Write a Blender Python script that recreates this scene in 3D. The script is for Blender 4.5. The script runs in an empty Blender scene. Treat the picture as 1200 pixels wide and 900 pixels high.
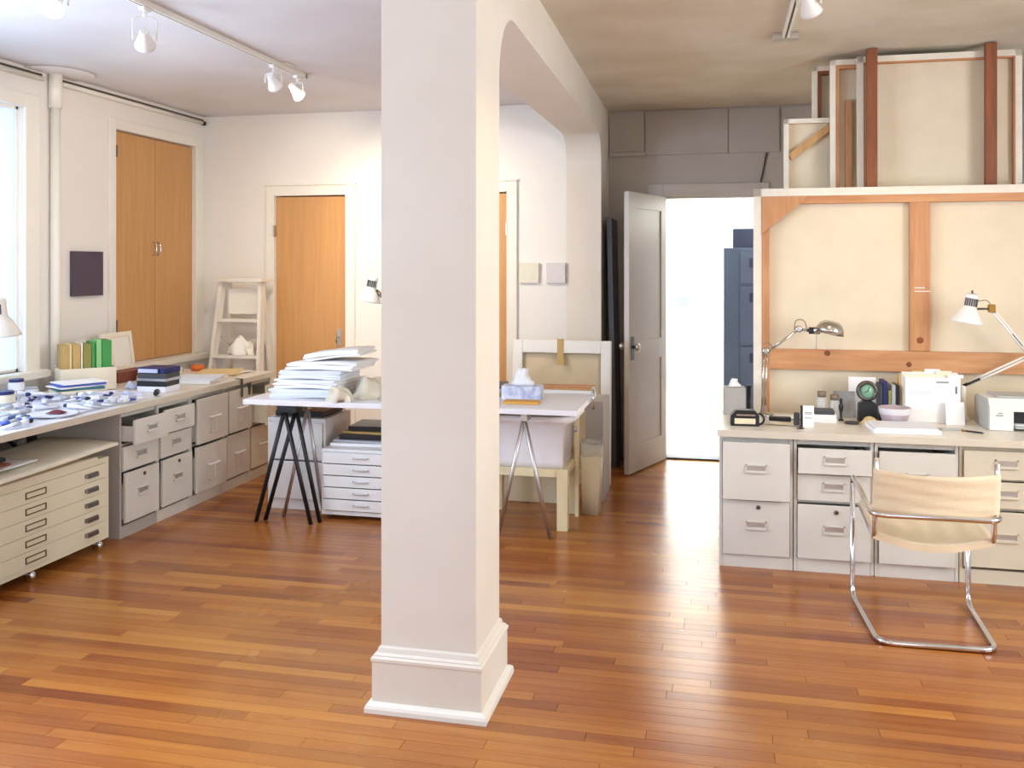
import bpy, bmesh, math, random
from mathutils import Vector, Matrix
random.seed(7)
PI = math.pi
SC = bpy.context.scene
COL = SC.collection

# ---------------------------------------------------------------- camera
YAW = math.atan(245 / 1080)
cd = bpy.data.cameras.new('camera'); cam = bpy.data.objects.new('camera', cd); COL.objects.link(cam)
cd.sensor_width = 36; cd.lens = 36 * 1080 / 1200; cd.shift_y = -138 / 1200
cd.clip_start = 0.05; cd.clip_end = 100
cam.location = (0, 0, 1.6); cam.rotation_euler = (PI / 2, 0, YAW)
SC.camera = cam

# ---------------------------------------------------------------- world, daylight and fill, exposure
w = bpy.data.worlds.new('overcast_sky'); SC.world = w; w.use_nodes = True
bg = w.node_tree.nodes['Background']; bg.inputs[0].default_value = (0.72, 0.86, 1.0, 1); bg.inputs[1].default_value = 1.6
vs = SC.view_settings
vs.view_transform = 'Standard'; vs.look = 'None'; vs.gamma = 1; vs.use_curve_mapping = False
vs.exposure = 0.3

def area(name, loc, rot, sx, sy, power, col):
    l = bpy.data.lights.new(name, 'AREA'); l.shape = 'RECTANGLE'; l.size = sx; l.size_y = sy
    l.energy = power; l.color = col
    o = bpy.data.objects.new(name, l); COL.objects.link(o); o.location = loc; o.rotation_euler = rot
    return o
# daylight at the seen window and far room, fill light at unseen added windows (openings built below)
area('daylight_and_fill_left', (-4.62, 4.42, 1.76), (0, -PI / 2, 0), 1.7, 1.34, 4.6, (0.62, 0.80, 1.0))
area('daylight_and_fill_left', (-4.62, 1.3, 1.76), (0, -PI / 2, 0), 1.6, 1.25, 90, (0.78, 0.89, 1.0))  # unseen window added along the desk wall to strengthen the left light
area('daylight_and_fill_left', (-4.62, 2.88, 1.76), (0, -PI / 2, 0), 1.6, 1.15, 120, (0.76, 0.87, 1.0))  # fill at an unseen window put in for cooler light on this side
area('fill_window_front', (-2.6, -2.72, 1.75), (PI / 2, 0, 0), 1.9, 1.6, 26, (1.0, 0.97, 0.93))  # soft fill through an unseen window added behind the camera
area('fill_window_front', (1.2, -2.72, 1.75), (PI / 2, 0, 0), 1.9, 1.6, 30, (1.0, 0.97, 0.93))  # same fill at the other added window behind the camera
area('fill_window_right', (3.42, 2.75, 1.75), (0, PI / 2, 0), 1.6, 2.2, 150, (1.0, 0.94, 0.83))  # warm fill at an unseen window added to light the pillar's right face
area('daylight_far_room', (-2.43, 10.6, 1.6), (0, -PI / 2, 0), 1.9, 2.2, 900, (0.82, 0.92, 1.0))

# ---------------------------------------------------------------- materials
def lin(h):
    h = h.lstrip('#'); v = [int(h[i:i + 2], 16) / 255 for i in (0, 2, 4)]
    return tuple(c / 12.92 if c <= .04045 else ((c + .055) / 1.055) ** 2.4 for c in v) + (1,)
MATS = {}
def base(name):
    m = bpy.data.materials.new(name); m.use_nodes = True; MATS[name] = m
    nt = m.node_tree; return m, nt, nt.nodes['Principled BSDF']
def paint(name, hx, rough=.55, var=.06, scale=3., bump=.0, metal=0., bscale=60., hx2=None, spec=.5, coords='Object'):
    m, nt, p = base(name); N = nt.nodes.new; L = nt.links.new
    tc = N('ShaderNodeTexCoord'); nz = N('ShaderNodeTexNoise'); nz.inputs['Scale'].default_value = scale
    nz.inputs['Detail'].default_value = 5; L(tc.outputs[coords], nz.inputs['Vector'])
    mx = N('ShaderNodeMix'); mx.data_type = 'RGBA'
    c = lin(hx); c2 = lin(hx2) if hx2 else tuple(v * (1 - 2.2 * var) for v in c[:3]) + (1,)
    mx.inputs[6].default_value = c; mx.inputs[7].default_value = c2
    rp = N('ShaderNodeMapRange'); rp.inputs[1].default_value = .35; rp.inputs[2].default_value = .75
    L(nz.outputs['Fac'], rp.inputs[0]); L(rp.outputs[0], mx.inputs[0]); L(mx.outputs[2], p.inputs['Base Color'])
    p.inputs['Roughness'].default_value = rough; p.inputs['Metallic'].default_value = metal
    p.inputs['Specular IOR Level'].default_value = spec
    if bump:
        n2 = N('ShaderNodeTexNoise'); n2.inputs['Scale'].default_value = bscale; L(tc.outputs[coords], n2.inputs['Vector'])
        b = N('ShaderNodeBump'); b.inputs['Strength'].default_value = bump; b.inputs['Distance'].default_value = .01
        L(n2.outputs['Fac'], b.inputs['Height']); L(b.outputs[0], p.inputs['Normal'])
    return m
def wood(name, h1, h2, axis=2, rough=.5, stretch=14., scale=2.2, tint=False, coat=0.):
    m, nt, p = base(name); N = nt.nodes.new; L = nt.links.new
    tc = N('ShaderNodeTexCoord'); mp = N('ShaderNodeMapping'); s = [stretch] * 3; s[axis] = 1.
    mp.inputs['Scale'].default_value = s; L(tc.outputs['Object'], mp.inputs['Vector'])
    oi = N('ShaderNodeObjectInfo'); ad = N('ShaderNodeVectorMath'); ad.operation = 'MULTIPLY_ADD'
    cb = N('ShaderNodeCombineXYZ')
    for i in range(3): L(oi.outputs['Random'], cb.inputs[i])
    ad.inputs[1].default_value = (9, 9, 9); L(cb.outputs[0], ad.inputs[0]); L(mp.outputs[0], ad.inputs[2])
    nz = N('ShaderNodeTexNoise'); nz.inputs['Scale'].default_value = scale; nz.inputs['Detail'].default_value = 6
    nz.inputs['Roughness'].default_value = .6; nz.inputs['Distortion'].default_value = .6; L(ad.outputs[0], nz.inputs['Vector'])
    rp = N('ShaderNodeMapRange'); rp.inputs[1].default_value = .3; rp.inputs[2].default_value = .72; L(nz.outputs['Fac'], rp.inputs[0])
    mx = N('ShaderNodeMix'); mx.data_type = 'RGBA'; mx.inputs[6].default_value = lin(h1); mx.inputs[7].default_value = lin(h2)
    L(rp.outputs[0], mx.inputs[0]); L(mx.outputs[2], p.inputs['Base Color'])
    p.inputs['Roughness'].default_value = rough; p.inputs['Coat Weight'].default_value = coat
    b = N('ShaderNodeBump'); b.inputs['Strength'].default_value = .12; b.inputs['Distance'].default_value = .002
    L(nz.outputs['Fac'], b.inputs['Height']); L(b.outputs[0], p.inputs['Normal'])
    return m
def metal(name, hx, rough=.25):
    return paint(name, hx, rough, .04, 8, metal=1.)
def emis(name, hx, s):
    m, nt, p = base(name); p.inputs['Base Color'].default_value = lin(hx)
    p.inputs['Emission Color'].default_value = lin(hx); p.inputs['Emission Strength'].default_value = s; return m
def glass(name, hx='ffffff', alpha=.15, rough=.03):
    m, nt, p = base(name); N = nt.nodes.new; L = nt.links.new
    t = N('ShaderNodeBsdfTransparent'); t.inputs[0].default_value = lin(hx); mix = N('ShaderNodeMixShader')
    p.inputs['Base Color'].default_value = lin(hx); p.inputs['Roughness'].default_value = rough
    mix.inputs[0].default_value = alpha; L(t.outputs[0], mix.inputs[1]); L(p.outputs[0], mix.inputs[2])
    L(mix.outputs[0], nt.nodes['Material Output'].inputs[0]); return m
def floor_mat(name, kind):
    """strip flooring: one tint value per board (attribute), stretched grain along the board"""
    m, nt, p = base(name); N = nt.nodes.new; L = nt.links.new
    at = N('ShaderNodeAttribute'); at.attribute_type = kind; at.attribute_name = 'tint'
    geo = N('ShaderNodeNewGeometry'); mp = N('ShaderNodeMapping'); mp.inputs['Scale'].default_value = (1.1, 26, 26)
    L(geo.outputs['Position'], mp.inputs['Vector'])
    cb = N('ShaderNodeCombineXYZ'); mu = N('ShaderNodeMath'); mu.operation = 'MULTIPLY'; mu.inputs[1].default_value = 37
    L(at.outputs['Fac'], mu.inputs[0]); L(mu.outputs[0], cb.inputs[0]); L(mu.outputs[0], cb.inputs[2])
    ad = N('ShaderNodeVectorMath'); L(mp.outputs[0], ad.inputs[0]); L(cb.outputs[0], ad.inputs[1])
    nz = N('ShaderNodeTexNoise'); nz.inputs['Scale'].default_value = 1.6; nz.inputs['Detail'].default_value = 6
    nz.inputs['Roughness'].default_value = .62; L(ad.outputs[0], nz.inputs['Vector'])
    cr = N('ShaderNodeValToRGB'); e = cr.color_ramp.elements
    e[0].position = 0; e[0].color = lin('#68321a'); e[1].position = 1; e[1].color = lin('#d8a04e')
    for pos, hx in ((.25, '#8a461e'), (.5, '#a86228'), (.78, '#c07d36')):
        x = e.new(pos); x.color = lin(hx)
    su = N('ShaderNodeMath'); su.operation = 'MULTIPLY_ADD'; su.inputs[1].default_value = .5
    mr = N('ShaderNodeMapRange'); mr.inputs[3].default_value = -.06; mr.inputs[4].default_value = .5
    L(at.outputs['Fac'], mr.inputs[0]); L(nz.outputs['Fac'], su.inputs[0]); L(mr.outputs[0], su.inputs[2])
    L(su.outputs[0], cr.inputs[0])
    # foot wear: broad paler, duller patches
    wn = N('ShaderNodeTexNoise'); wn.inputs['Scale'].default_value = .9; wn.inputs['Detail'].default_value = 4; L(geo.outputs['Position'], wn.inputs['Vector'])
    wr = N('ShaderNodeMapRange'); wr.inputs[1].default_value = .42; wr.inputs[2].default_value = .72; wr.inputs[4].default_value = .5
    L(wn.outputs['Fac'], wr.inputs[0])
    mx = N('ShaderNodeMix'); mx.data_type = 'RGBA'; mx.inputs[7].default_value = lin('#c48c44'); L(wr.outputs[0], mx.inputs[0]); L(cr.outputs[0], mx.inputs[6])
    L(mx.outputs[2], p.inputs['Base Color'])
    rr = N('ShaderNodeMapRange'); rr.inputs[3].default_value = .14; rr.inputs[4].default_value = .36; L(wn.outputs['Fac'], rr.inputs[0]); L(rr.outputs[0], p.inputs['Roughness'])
    b = N('ShaderNodeBump'); b.inputs['Strength'].default_value = .1; b.inputs['Distance'].default_value = .002
    L(nz.outputs['Fac'], b.inputs['Height']); L(b.outputs[0], p.inputs['Normal'])
    p.inputs['Specular IOR Level'].default_value = .55
    return m

paint('wall_white', '#f1eee8', .7, .02, 1.2, .08, bscale=25)
paint('ceiling_white', '#e6e5e6', .8, .05, 1.4, .12, bscale=18, hx2='#dbd8d8')
paint('ceiling_worn', '#dcd5c6', .8, .05, 2.5, .2, bscale=14, hx2='#cbc1aa')
paint('pillar_white', '#eae4d9', .6, .02, 1.6, .06, bscale=22, hx2='#e2dacb')
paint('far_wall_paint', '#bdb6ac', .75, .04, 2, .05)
paint('trim_white', '#f1eee4', .4, .02, 5, .05, bscale=40)
paint('door_white', '#c9c3bb', .42, .04, 3, .06, bscale=30)
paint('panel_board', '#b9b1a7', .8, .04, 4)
wood('door_wood', '#d2a066', '#c5925a', 2, .5, 22, 1.5)
wood('stretcher_wood', '#cf9a6c', '#b5784c', 2, .6, 12, 2)
wood('stretcher_wood_x', '#d5a070', '#bd8052', 0, .6, 12, 2)
wood('post_wood', '#9a5a34', '#74401f', 2, .6, 12, 2)
wood('pale_wood', '#d9ab72', '#c08f58', 2, .6, 12, 2)
paint('raw_canvas', '#e6d8bd', .9, .03, 6, .15, bscale=180)
paint('canvas_edge', '#efe7d6', .85, .04, 12, .1, bscale=90)
paint('kraft_paper', '#d6c3a0', .7, .07, 5, .3, bscale=9)
paint('masking_tape', '#c4a566', .6, .04, 8)
paint('cabinet_grey', '#dedad0', .42, .025, 4)
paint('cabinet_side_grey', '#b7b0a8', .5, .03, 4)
paint('cabinet_beige', '#ddd4bd', .42, .03, 4)
paint('cabinet_white', '#eeecea', .38, .015, 4)
paint('cabinet_inside', '#3a3834', .8, .03)
paint('flat_file_cream', '#ebe6ca', .45, .03, 3)
paint('counter_laminate', '#e9e2d4', .35, .02, 6)
paint('counter_edge', '#d8cfbd', .45, .03, 6)
paint('table_white', '#eeebec', .3, .015, 4)
paint('black_paint', '#17171a', .4, .05)
paint('black_plastic', '#1d1e22', .35, .05)
paint('dark_grey', '#46464c', .5, .05)
metal('chrome', '#e2e3e6', .12); metal('steel', '#cfccc8', .42); metal('aluminium', '#c8c6c0', .22)
metal('pull_metal', '#8f8a84', .35); metal('brass', '#a88040', .3); metal('dark_metal', '#6b665f', .35); metal('old_bronze', '#8a6a48', .4)
paint('white_enamel', '#f2f1ec', .3, .01); paint('lamp_cream', '#ece8dc', .35, .02)
paint('sling_canvas', '#ecd9b8', .85, .04, 9, .15, bscale=150)
paint('paper_white', '#f4f3f2', .8, .015, 8); paint('paper_cool', '#e9ecf4', .8, .02, 8)
paint('paper_cream', '#efe6cf', .8, .03, 8); paint('manila', '#e6cd96', .75, .04, 8); paint('manila_dark', '#d9a850', .75, .04, 8)
paint('tissue_wrap', '#e6dcc4', .85, .07, 14, .4, bscale=25)
paint('kraft_folder', '#c9a868', .75, .05, 8); paint('green_folder', '#3f9a4c', .6, .05, 8); paint('light_green', '#8fce86', .6, .05, 8); paint('olive_folder', '#94904a', .7, .05, 8)
paint('purple_grey_canvas', '#5a4c58', .85, .05, 30, .15, bscale=200)
paint('pale_green_canvas', '#e6e4d4', .8, .02, 20, .1, bscale=200); paint('pale_lavender_canvas', '#dfdcde', .8, .02, 20, .1, bscale=200)
paint('blue_print', '#4d63c4', .5, .1, 20); paint('navy', '#1f2a66', .45, .06); paint('dark_red', '#6e2030', .5, .08)
paint('red_brown', '#8a4a3a', .6, .08, 10); paint('orange', '#e0702a', .5, .05); paint('teal', '#2f6f7c', .5, .05)
paint('tube_white', '#eef1f8', .35, .03, 20); paint('tube_lavender', '#c9cfee', .35, .05, 20); paint('tube_grey', '#b9bcc4', .3, .05, 20)
paint('rag', '#d8dcec', .9, .08, 12, .4, bscale=30, hx2='#aab4dc')
paint('pink_plastic', '#c3b0b6', .4, .05, 8); paint('grey_card', '#b2aca6', .6, .04, 8)
paint('print_grey', '#8b8c92', .7, .03); paint('green_glass', '#8fbda0', .15, .08, 12)
paint('printer_white', '#ecebe6', .4, .015, 5); paint('printer_grey', '#b9bcba', .4, .03, 5)
paint('cream_wood', '#ead9ae', .5, .04, 5); paint('cream_bin', '#ece0bd', .45, .03, 5)
paint('tub_white', '#f1eff0', .35, .015, 5); paint('slate_blue', '#5d6c86', .6, .08, 3); paint('slate_dark', '#39425c', .6, .06, 3)
paint('subfloor', '#2a140a', .9, .05); paint('plaster_patch', '#ece9e6', .8, .03, 4); paint('sill_white', '#ece8dd', .5, .03, 6)
paint('leather_cord', '#8a7866', .7, .03); paint('yellow_pad', '#e0a544', .6, .04, 10)
paint('flower_box', '#e4e6ee', .6, .3, 22, hx2='#8f9ac6'); paint('photo_print', '#b9c4cf', .4, .5, 14, hx2='#8a6f52')
paint('far_floor', '#c9b294', .35, .05, 3)
emis('bulb_lit', '#fff3dc', 14); glass('window_glass', 'f4f8ff', .12); glass('clear_plastic', 'f0f0ec', .45, .12); glass('bulb_glass', 'ffffff', .5, .05)
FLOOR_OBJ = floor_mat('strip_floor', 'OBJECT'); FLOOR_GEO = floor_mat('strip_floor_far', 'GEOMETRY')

# ---------------------------------------------------------------- mesh helpers
class MB:
    def __init__(s): s.bm = bmesh.new()
    def box(s, x0, x1, y0, y1, z0, z1, bev=0., M=None):
        t = bmesh.new()
        vs_ = [t.verts.new((x, y, z)) for x in (min(x0, x1), max(x0, x1)) for y in (min(y0, y1), max(y0, y1)) for z in (min(z0, z1), max(z0, z1))]
        for f in ((0, 1, 3, 2), (4, 6, 7, 5), (0, 4, 5, 1), (2, 3, 7, 6), (0, 2, 6, 4), (1, 5, 7, 3)): t.faces.new([vs_[i] for i in f])
        if bev: bmesh.ops.bevel(t, geom=t.edges[:], offset=bev, segments=2, profile=.5, affect='EDGES')
        if M: bmesh.ops.transform(t, matrix=M, verts=t.verts)
        s.add(t); return s
    def add(s, t, M=None):
        if M: bmesh.ops.transform(t, matrix=M, verts=t.verts)
        m = bpy.data.meshes.new('tmp'); t.to_mesh(m); s.bm.from_mesh(m); bpy.data.meshes.remove(m); t.free()
    def loft(s, rings, cap=True, closed=True, smooth=True):
        t = bmesh.new(); R = [[t.verts.new(p) for p in r] for r in rings]; n = len(R[0])
        for a, b in zip(R, R[1:]):
            for i in range(n if closed else n - 1):
                f = t.faces.new((a[i], a[(i + 1) % n], b[(i + 1) % n], b[i])); f.smooth = smooth
        if cap: t.faces.new(R[0][::-1]); t.faces.new(R[-1])
        s.add(t); return s
    def tube(s, pts, r, seg=10, cap=True):
        pts = [Vector(p) for p in pts]; n = len(pts); rs = r if isinstance(r, (list, tuple)) else [r] * n
        rings = []; u = None
        for i, p in enumerate(pts):
            d = ((pts[min(i + 1, n - 1)] - p).normalized() + (p - pts[max(i - 1, 0)]).normalized()).normalized()
            if u is None:
                u = d.orthogonal().normalized()
            u = (u - d * u.dot(d)).normalized(); v = d.cross(u)
            rings.append([p + (u * math.cos(2 * PI * k / seg) + v * math.sin(2 * PI * k / seg)) * rs[i] for k in range(seg)])
        return s.loft(rings, cap)
    def lathe(s, prof, c=(0, 0, 0), seg=20, M=None, cap=True):
        rings = [[Vector((r * math.cos(2 * PI * k / seg), r * math.sin(2 * PI * k / seg), z)) for k in range(seg)] for r, z in prof]
        T = Matrix.Translation(c) @ (M or Matrix())
        return s.loft([[T @ p for p in r] for r in rings], cap)
    def prism(s, poly, a0, a1, axis=2, smooth=False):
        def P(p, a):
            return {2: (p[0], p[1], a), 1: (p[0], a, p[1]), 0: (a, p[0], p[1])}[axis]
        return s.loft([[P(p, a0) for p in poly], [P(p, a1) for p in poly]], True, True, smooth)
    def sheet(s, x0, x1, y0, y1, fn, th=.002, n=8, m=8):
        """solid sheet: height function fn(u,v), thickness th"""
        t = bmesh.new(); G = []
        for k in (0, 1):
            g = []
            for i in range(n + 1):
                row = []
                for j in range(m + 1):
                    u, v = i / n, j / m; q = fn(u, v)
                    if not isinstance(q, tuple): q = (0, 0, q)
                    row.append(t.verts.new((x0 + (x1 - x0) * u + q[0], y0 + (y1 - y0) * v + q[1], q[2] + th * k)))
                g.append(row)
            G.append(g)
        for i in range(n):
            for j in range(m):
                for k in (0, 1):
                    g = G[k]; q = (g[i][j], g[i + 1][j], g[i + 1][j + 1], g[i][j + 1])
                    f = t.faces.new(q if k else q[::-1]); f.smooth = True
        b, g = G
        for i in range(n):
            t.faces.new((b[i][0], b[i + 1][0], g[i + 1][0], g[i][0])); t.faces.new((b[i + 1][m], b[i][m], g[i][m], g[i + 1][m]))
        for j in range(m):
            t.faces.new((b[0][j + 1], b[0][j], g[0][j], g[0][j + 1])); t.faces.new((b[n][j], b[n][j + 1], g[n][j + 1], g[n][j]))
        s.add(t); return s
    def build(s, name, mat, parent=None, loc=None, rz=0., rot=None):
        bmesh.ops.recalc_face_normals(s.bm, faces=s.bm.faces)
        me = bpy.data.meshes.new(name); s.bm.to_mesh(me); s.bm.free()
        me.materials.append(MATS[mat] if isinstance(mat, str) else mat)
        o = bpy.data.objects.new(name, me); COL.objects.link(o)
        if parent: o.parent = parent
        if loc: o.location = loc
        o.rotation_euler = rot if rot else (0, 0, rz)
        return o
def tag(o, label, cat, group=None, kind=None):
    o['label'] = label; o['category'] = cat
    if group: o['group'] = group
    if kind: o['kind'] = kind
    return o
def thing(name, label, cat, loc=(0, 0, 0), rz=0., group=None, kind=None, rot=None):
    o = bpy.data.objects.new(name, None); COL.objects.link(o); o.empty_display_size = .05
    o.location = loc; o.rotation_euler = rot if rot else (0, 0, rz)
    return tag(o, label, cat, group, kind)
def dup(root, parent=None, **kw):
    c = root.copy(); COL.objects.link(c)
    if parent: c.parent = parent
    for ch in [x for x in SC.objects if x.parent == root]: dup(ch, c)
    for k, v in kw.items():
        if k == 'loc': c.location = v
        elif k == 'rz': c.rotation_euler = (0, 0, v)
        elif k == 'rot': c.rotation_euler = v
        else: c[k] = v
    return c
def box(name, mat, x0, x1, y0, y1, z0, z1, parent=None, bev=0., **kw):
    """one-mesh box whose origin is its base centre when it is a thing of its own"""
    if parent: return MB().box(x0, x1, y0, y1, z0, z1, bev).build(name, mat, parent)
    cx, cy = (x0 + x1) / 2, (y0 + y1) / 2
    return MB().box(x0 - cx, x1 - cx, y0 - cy, y1 - cy, 0, z1 - z0, bev).build(name, mat, None, (cx, cy, z0), **kw)
def arc(c, r, a0, a1, n, ax=(0, 1)):
    out = []
    for i in range(n + 1):
        a = a0 + (a1 - a0) * i / n; p = list(c); p[ax[0]] += r * math.cos(a); p[ax[1]] += r * math.sin(a); out.append(tuple(p))
    return out
def rounded(pts, r, n=5):
    """polyline with its inner corners rounded"""
    P = [Vector(p) for p in pts]; out = [P[0]]
    for a, b, c in zip(P, P[1:], P[2:]):
        d1 = (a - b); d2 = (c - b); k = min(r, d1.length / 2, d2.length / 2); p1 = b + d1.normalized() * k; p2 = b + d2.normalized() * k
        for i in range(n + 1):
            t = i / n; out.append(p1 * (1 - t) ** 2 + b * 2 * t * (1 - t) + p2 * t * t)
    out.append(P[-1]); return out

# ================================================================= ROOM SHELL
XL, XR, YB, YF, YN, ZC = -4.40, 3.2, 7.25, 7.75, -2.5, 2.90
# --- floor: strip boards running along X; the 300 that show largest are objects, the rest one piece
floor = box('floor', 'subfloor', XL, XR, YN, YF + .15, -.06, -.014)
tag(floor, 'orange-brown oiled strip wood floor with narrow boards', 'floor', kind='structure')
BW = .062
boards = []; y = YN; r = 0
while y < YF + .15:
    x = round(XL - random.random() * 1.3, 2)
    while x < XR:
        L_ = round(random.uniform(.45, 1.5), 2); a, b = max(x, XL), min(x + L_, XR)
        if b - a > .05: boards.append((a, b, y, y + BW))
        x = round(x + L_, 2)
    y += BW; r += 1
fw = Vector((-math.sin(YAW), math.cos(YAW))); rt = Vector((math.cos(YAW), math.sin(YAW)))
def shown(bd):
    a, b, y0, y1 = bd; best = 0
    for k in range(9):
        p = Vector((a + (b - a) * k / 8, (y0 + y1) / 2)); d = p.dot(fw)
        if d < 2.94: continue
        if abs(p.dot(rt) / d) < .56: best += (b - a) / 9 / d ** 3
    return best
boards.sort(key=shown, reverse=True)
unit = {}
def board_mesh(L_):
    k = round(L_, 2)
    if k not in unit:
        m = MB(); m.box(-k / 2 + .0008, k / 2 - .0008, -BW / 2 + .0007, BW / 2 - .0007, -.012, 0)
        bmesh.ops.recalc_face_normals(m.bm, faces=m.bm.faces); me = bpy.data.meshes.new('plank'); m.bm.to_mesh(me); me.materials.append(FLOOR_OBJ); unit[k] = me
    return unit[k]
def tint(bd):
    random.seed(int(bd[0] * 977) * 7919 + int(bd[2] * 1013)); return min(1, max(0, random.gauss(.5, .24)))
floor_off = Vector(floor.location)
for bd in boards[:300]:
    o = bpy.data.objects.new('plank', board_mesh(bd[1] - bd[0])); COL.objects.link(o); o.parent = floor
    o.location = Vector(((bd[0] + bd[1]) / 2, (bd[2] + bd[3]) / 2, 0)) - floor_off; o['tint'] = tint(bd)
vv, ff, tt = [], [], []
for bd in boards[300:]:
    n = len(vv); a, b, y0, y1 = bd[0] + .0008, bd[1] - .0008, bd[2] + .0007, bd[3] - .0007
    vv += [Vector((x_, y_, z_)) - floor_off for x_ in (a, b) for y_ in (y0, y1) for z_ in (-.012, 0)]
    ff += [[n + i for i in f] for f in ((0, 1, 3, 2), (4, 6, 7, 5), (0, 4, 5, 1), (2, 3, 7, 6), (0, 2, 6, 4), (1, 5, 7, 3))]; tt += [tint(bd)] * 8
me = bpy.data.meshes.new('planks'); me.from_pydata(vv, [], ff); at = me.attributes.new('tint', 'FLOAT', 'POINT'); at.data.foreach_set('value', tt)
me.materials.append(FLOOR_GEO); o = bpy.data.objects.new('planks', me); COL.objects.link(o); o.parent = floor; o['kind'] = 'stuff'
random.seed(11)

def struct(name, mb, mat, label, cat):
    return tag(mb.build(name, mat), label, cat, kind='structure')
def wall_y(mb, y0, y1, x0, x1, z0, z1, holes):
    """wall in the XZ plane with rectangular openings (x0,x1,z0,z1)"""
    xs = sorted({x0, x1, *[h[0] for h in holes], *[h[1] for h in holes]})
    for a, b in zip(xs, xs[1:]):
        hs = [h for h in holes if h[0] <= a and h[1] >= b]; z = z0
        for h in sorted(hs, key=lambda h: h[2]):
            if h[2] > z: mb.box(a, b, y0, y1, z, h[2])
            z = h[3]
        if z < z1: mb.box(a, b, y0, y1, z, z1)
    return mb
def wall_x(mb, x0, x1, y0, y1, z0, z1, holes):
    xs = sorted({y0, y1, *[h[0] for h in holes], *[h[1] for h in holes]})
    for a, b in zip(xs, xs[1:]):
        hs = [h for h in holes if h[0] <= a and h[1] >= b]; z = z0
        for h in sorted(hs, key=lambda h: h[2]):
            if h[2] > z: mb.box(x0, x1, a, b, z, h[2])
            z = h[3]
        if z < z1: mb.box(x0, x1, a, b, z, z1)
    return mb
struct('ceiling', MB().box(XL - .2, -1.02, YN, YB, ZC, ZC + .1), 'ceiling_white', 'smooth off-white ceiling over the desk and drafting side', 'ceiling')
struct('ceiling', MB().box(-1.02, XR + .2, YN, YF, ZC, ZC + .1), 'ceiling_worn', 'stained yellowed plaster ceiling over the canvas rack side', 'ceiling')
W1 = (3.75, 5.10, .92, 2.63); W2 = (.62, 1.98, .92, 2.63); WARD = (6.02, 7.09, .86, 2.62); W6 = (2.28, 3.48, .92, 2.63)
wl = struct('wall_left', wall_x(MB(), XL - .2, XL, YN, YB, 0, ZC, [W2, W6, W1, WARD]), 'wall_white', 'warm white plaster wall with window and recessed wardrobe', 'wall')
D2 = (-3.725, -3.075, 0, 2.2); D3 = (-2.33, -1.685, 0, 2.2)
struct('wall_back', wall_y(MB(), YB, YB + .15, XL - .2, -.93, 0, ZC, [D2, D3]), 'wall_white', 'white plaster back wall with two wooden closet doors', 'wall')
D4 = (-.47, .31, 0, 2.18)
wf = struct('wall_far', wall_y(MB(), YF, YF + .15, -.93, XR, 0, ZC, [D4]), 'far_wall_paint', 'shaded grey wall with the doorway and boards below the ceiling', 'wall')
F5 = (1.65, 3.85, .95, 2.55)
struct('wall_right', wall_x(MB(), XR, XR + .15, YN, YF + .15, 0, ZC, [F5]), 'wall_white', 'plain white side wall beyond the canvases', 'wall')
F1 = (-3.55, -1.65, .95, 2.55); F2 = (.25, 2.15, .95, 2.55)
struct('wall_front', wall_y(MB(), YN - .15, YN, XL - .2, XR + .15, 0, ZC, [F1, F2]), 'wall_white', 'white wall with two added unseen windows opposite the closet doors', 'wall')

# --- pillar, beam with rounded haunches, end pilaster
PX0, PX1, PY0, PY1 = -1.20, -.845, 3.15, 3.50
bm_ = MB()
def haunch(yc, zc, r, a0, a1): return [(yc + r * math.cos(a0 + (a1 - a0) * i / 10), zc + r * math.sin(a0 + (a1 - a0) * i / 10)) for i in range(11)]
R_ = .30
prof = [(PY1, ZC)] + haunch(PY1 + R_, 2.63 - R_, R_, PI, PI / 2) + haunch(YB - .22, 2.63 - .22, .22, PI / 2, 0) + [(YB, ZC)]
bm_.prism(prof, PX0, PX1, 0)
for v in bm_.bm.verts:
    if v.co.x > -1.0: v.co.x -= .078 * (v.co.y - PY1) / (YB - PY1)
beam = struct('beam', bm_, 'pillar_white', 'cream plastered ceiling beam with rounded haunches on the pillar', 'beam')
pil = thing('pillar', 'square white plastered pillar with moulded base standing mid-floor', 'pillar', ((PX0 + PX1) / 2, (PY0 + PY1) / 2, 0), kind='structure')
hx, hy = (PX1 - PX0) / 2, (PY1 - PY0) / 2
MB().box(-hx, hx, -hy, hy, 0, ZC).build('shaft', 'pillar_white', pil)
pb = MB()
def sq(o, z): return [(-hx - o, -hy - o, z), (hx + o, -hy - o, z), (hx + o, hy + o, z), (-hx - o, hy + o, z)]
pb.loft([sq(q, z) for q, z in ((.026, .0), (.026, .175), (.030, .18), (.030, .19), (.022, .196), (.022, .2), (.012, .206), (.008, .222), (0, .228))], True, True, False)
pb.build('base_moulding', 'pillar_white', pil)
qr = MB(); qr.loft([sq(q, z) for q, z in ((.048, 0), (.048, .016), (.044, .026), (.036, .032), (.024, .036))], True, True, False); qr.build('shoe_moulding', 'trim_white', pil)
pl = thing('pilaster', 'white pilaster carrying the beam end at the corner', 'pilaster', (-1.03, 7.26, 0), kind='structure')
MB().box(-.17, .107, -.012, .49, 0, ZC).build('shaft', 'pillar_white', pl)

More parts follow.
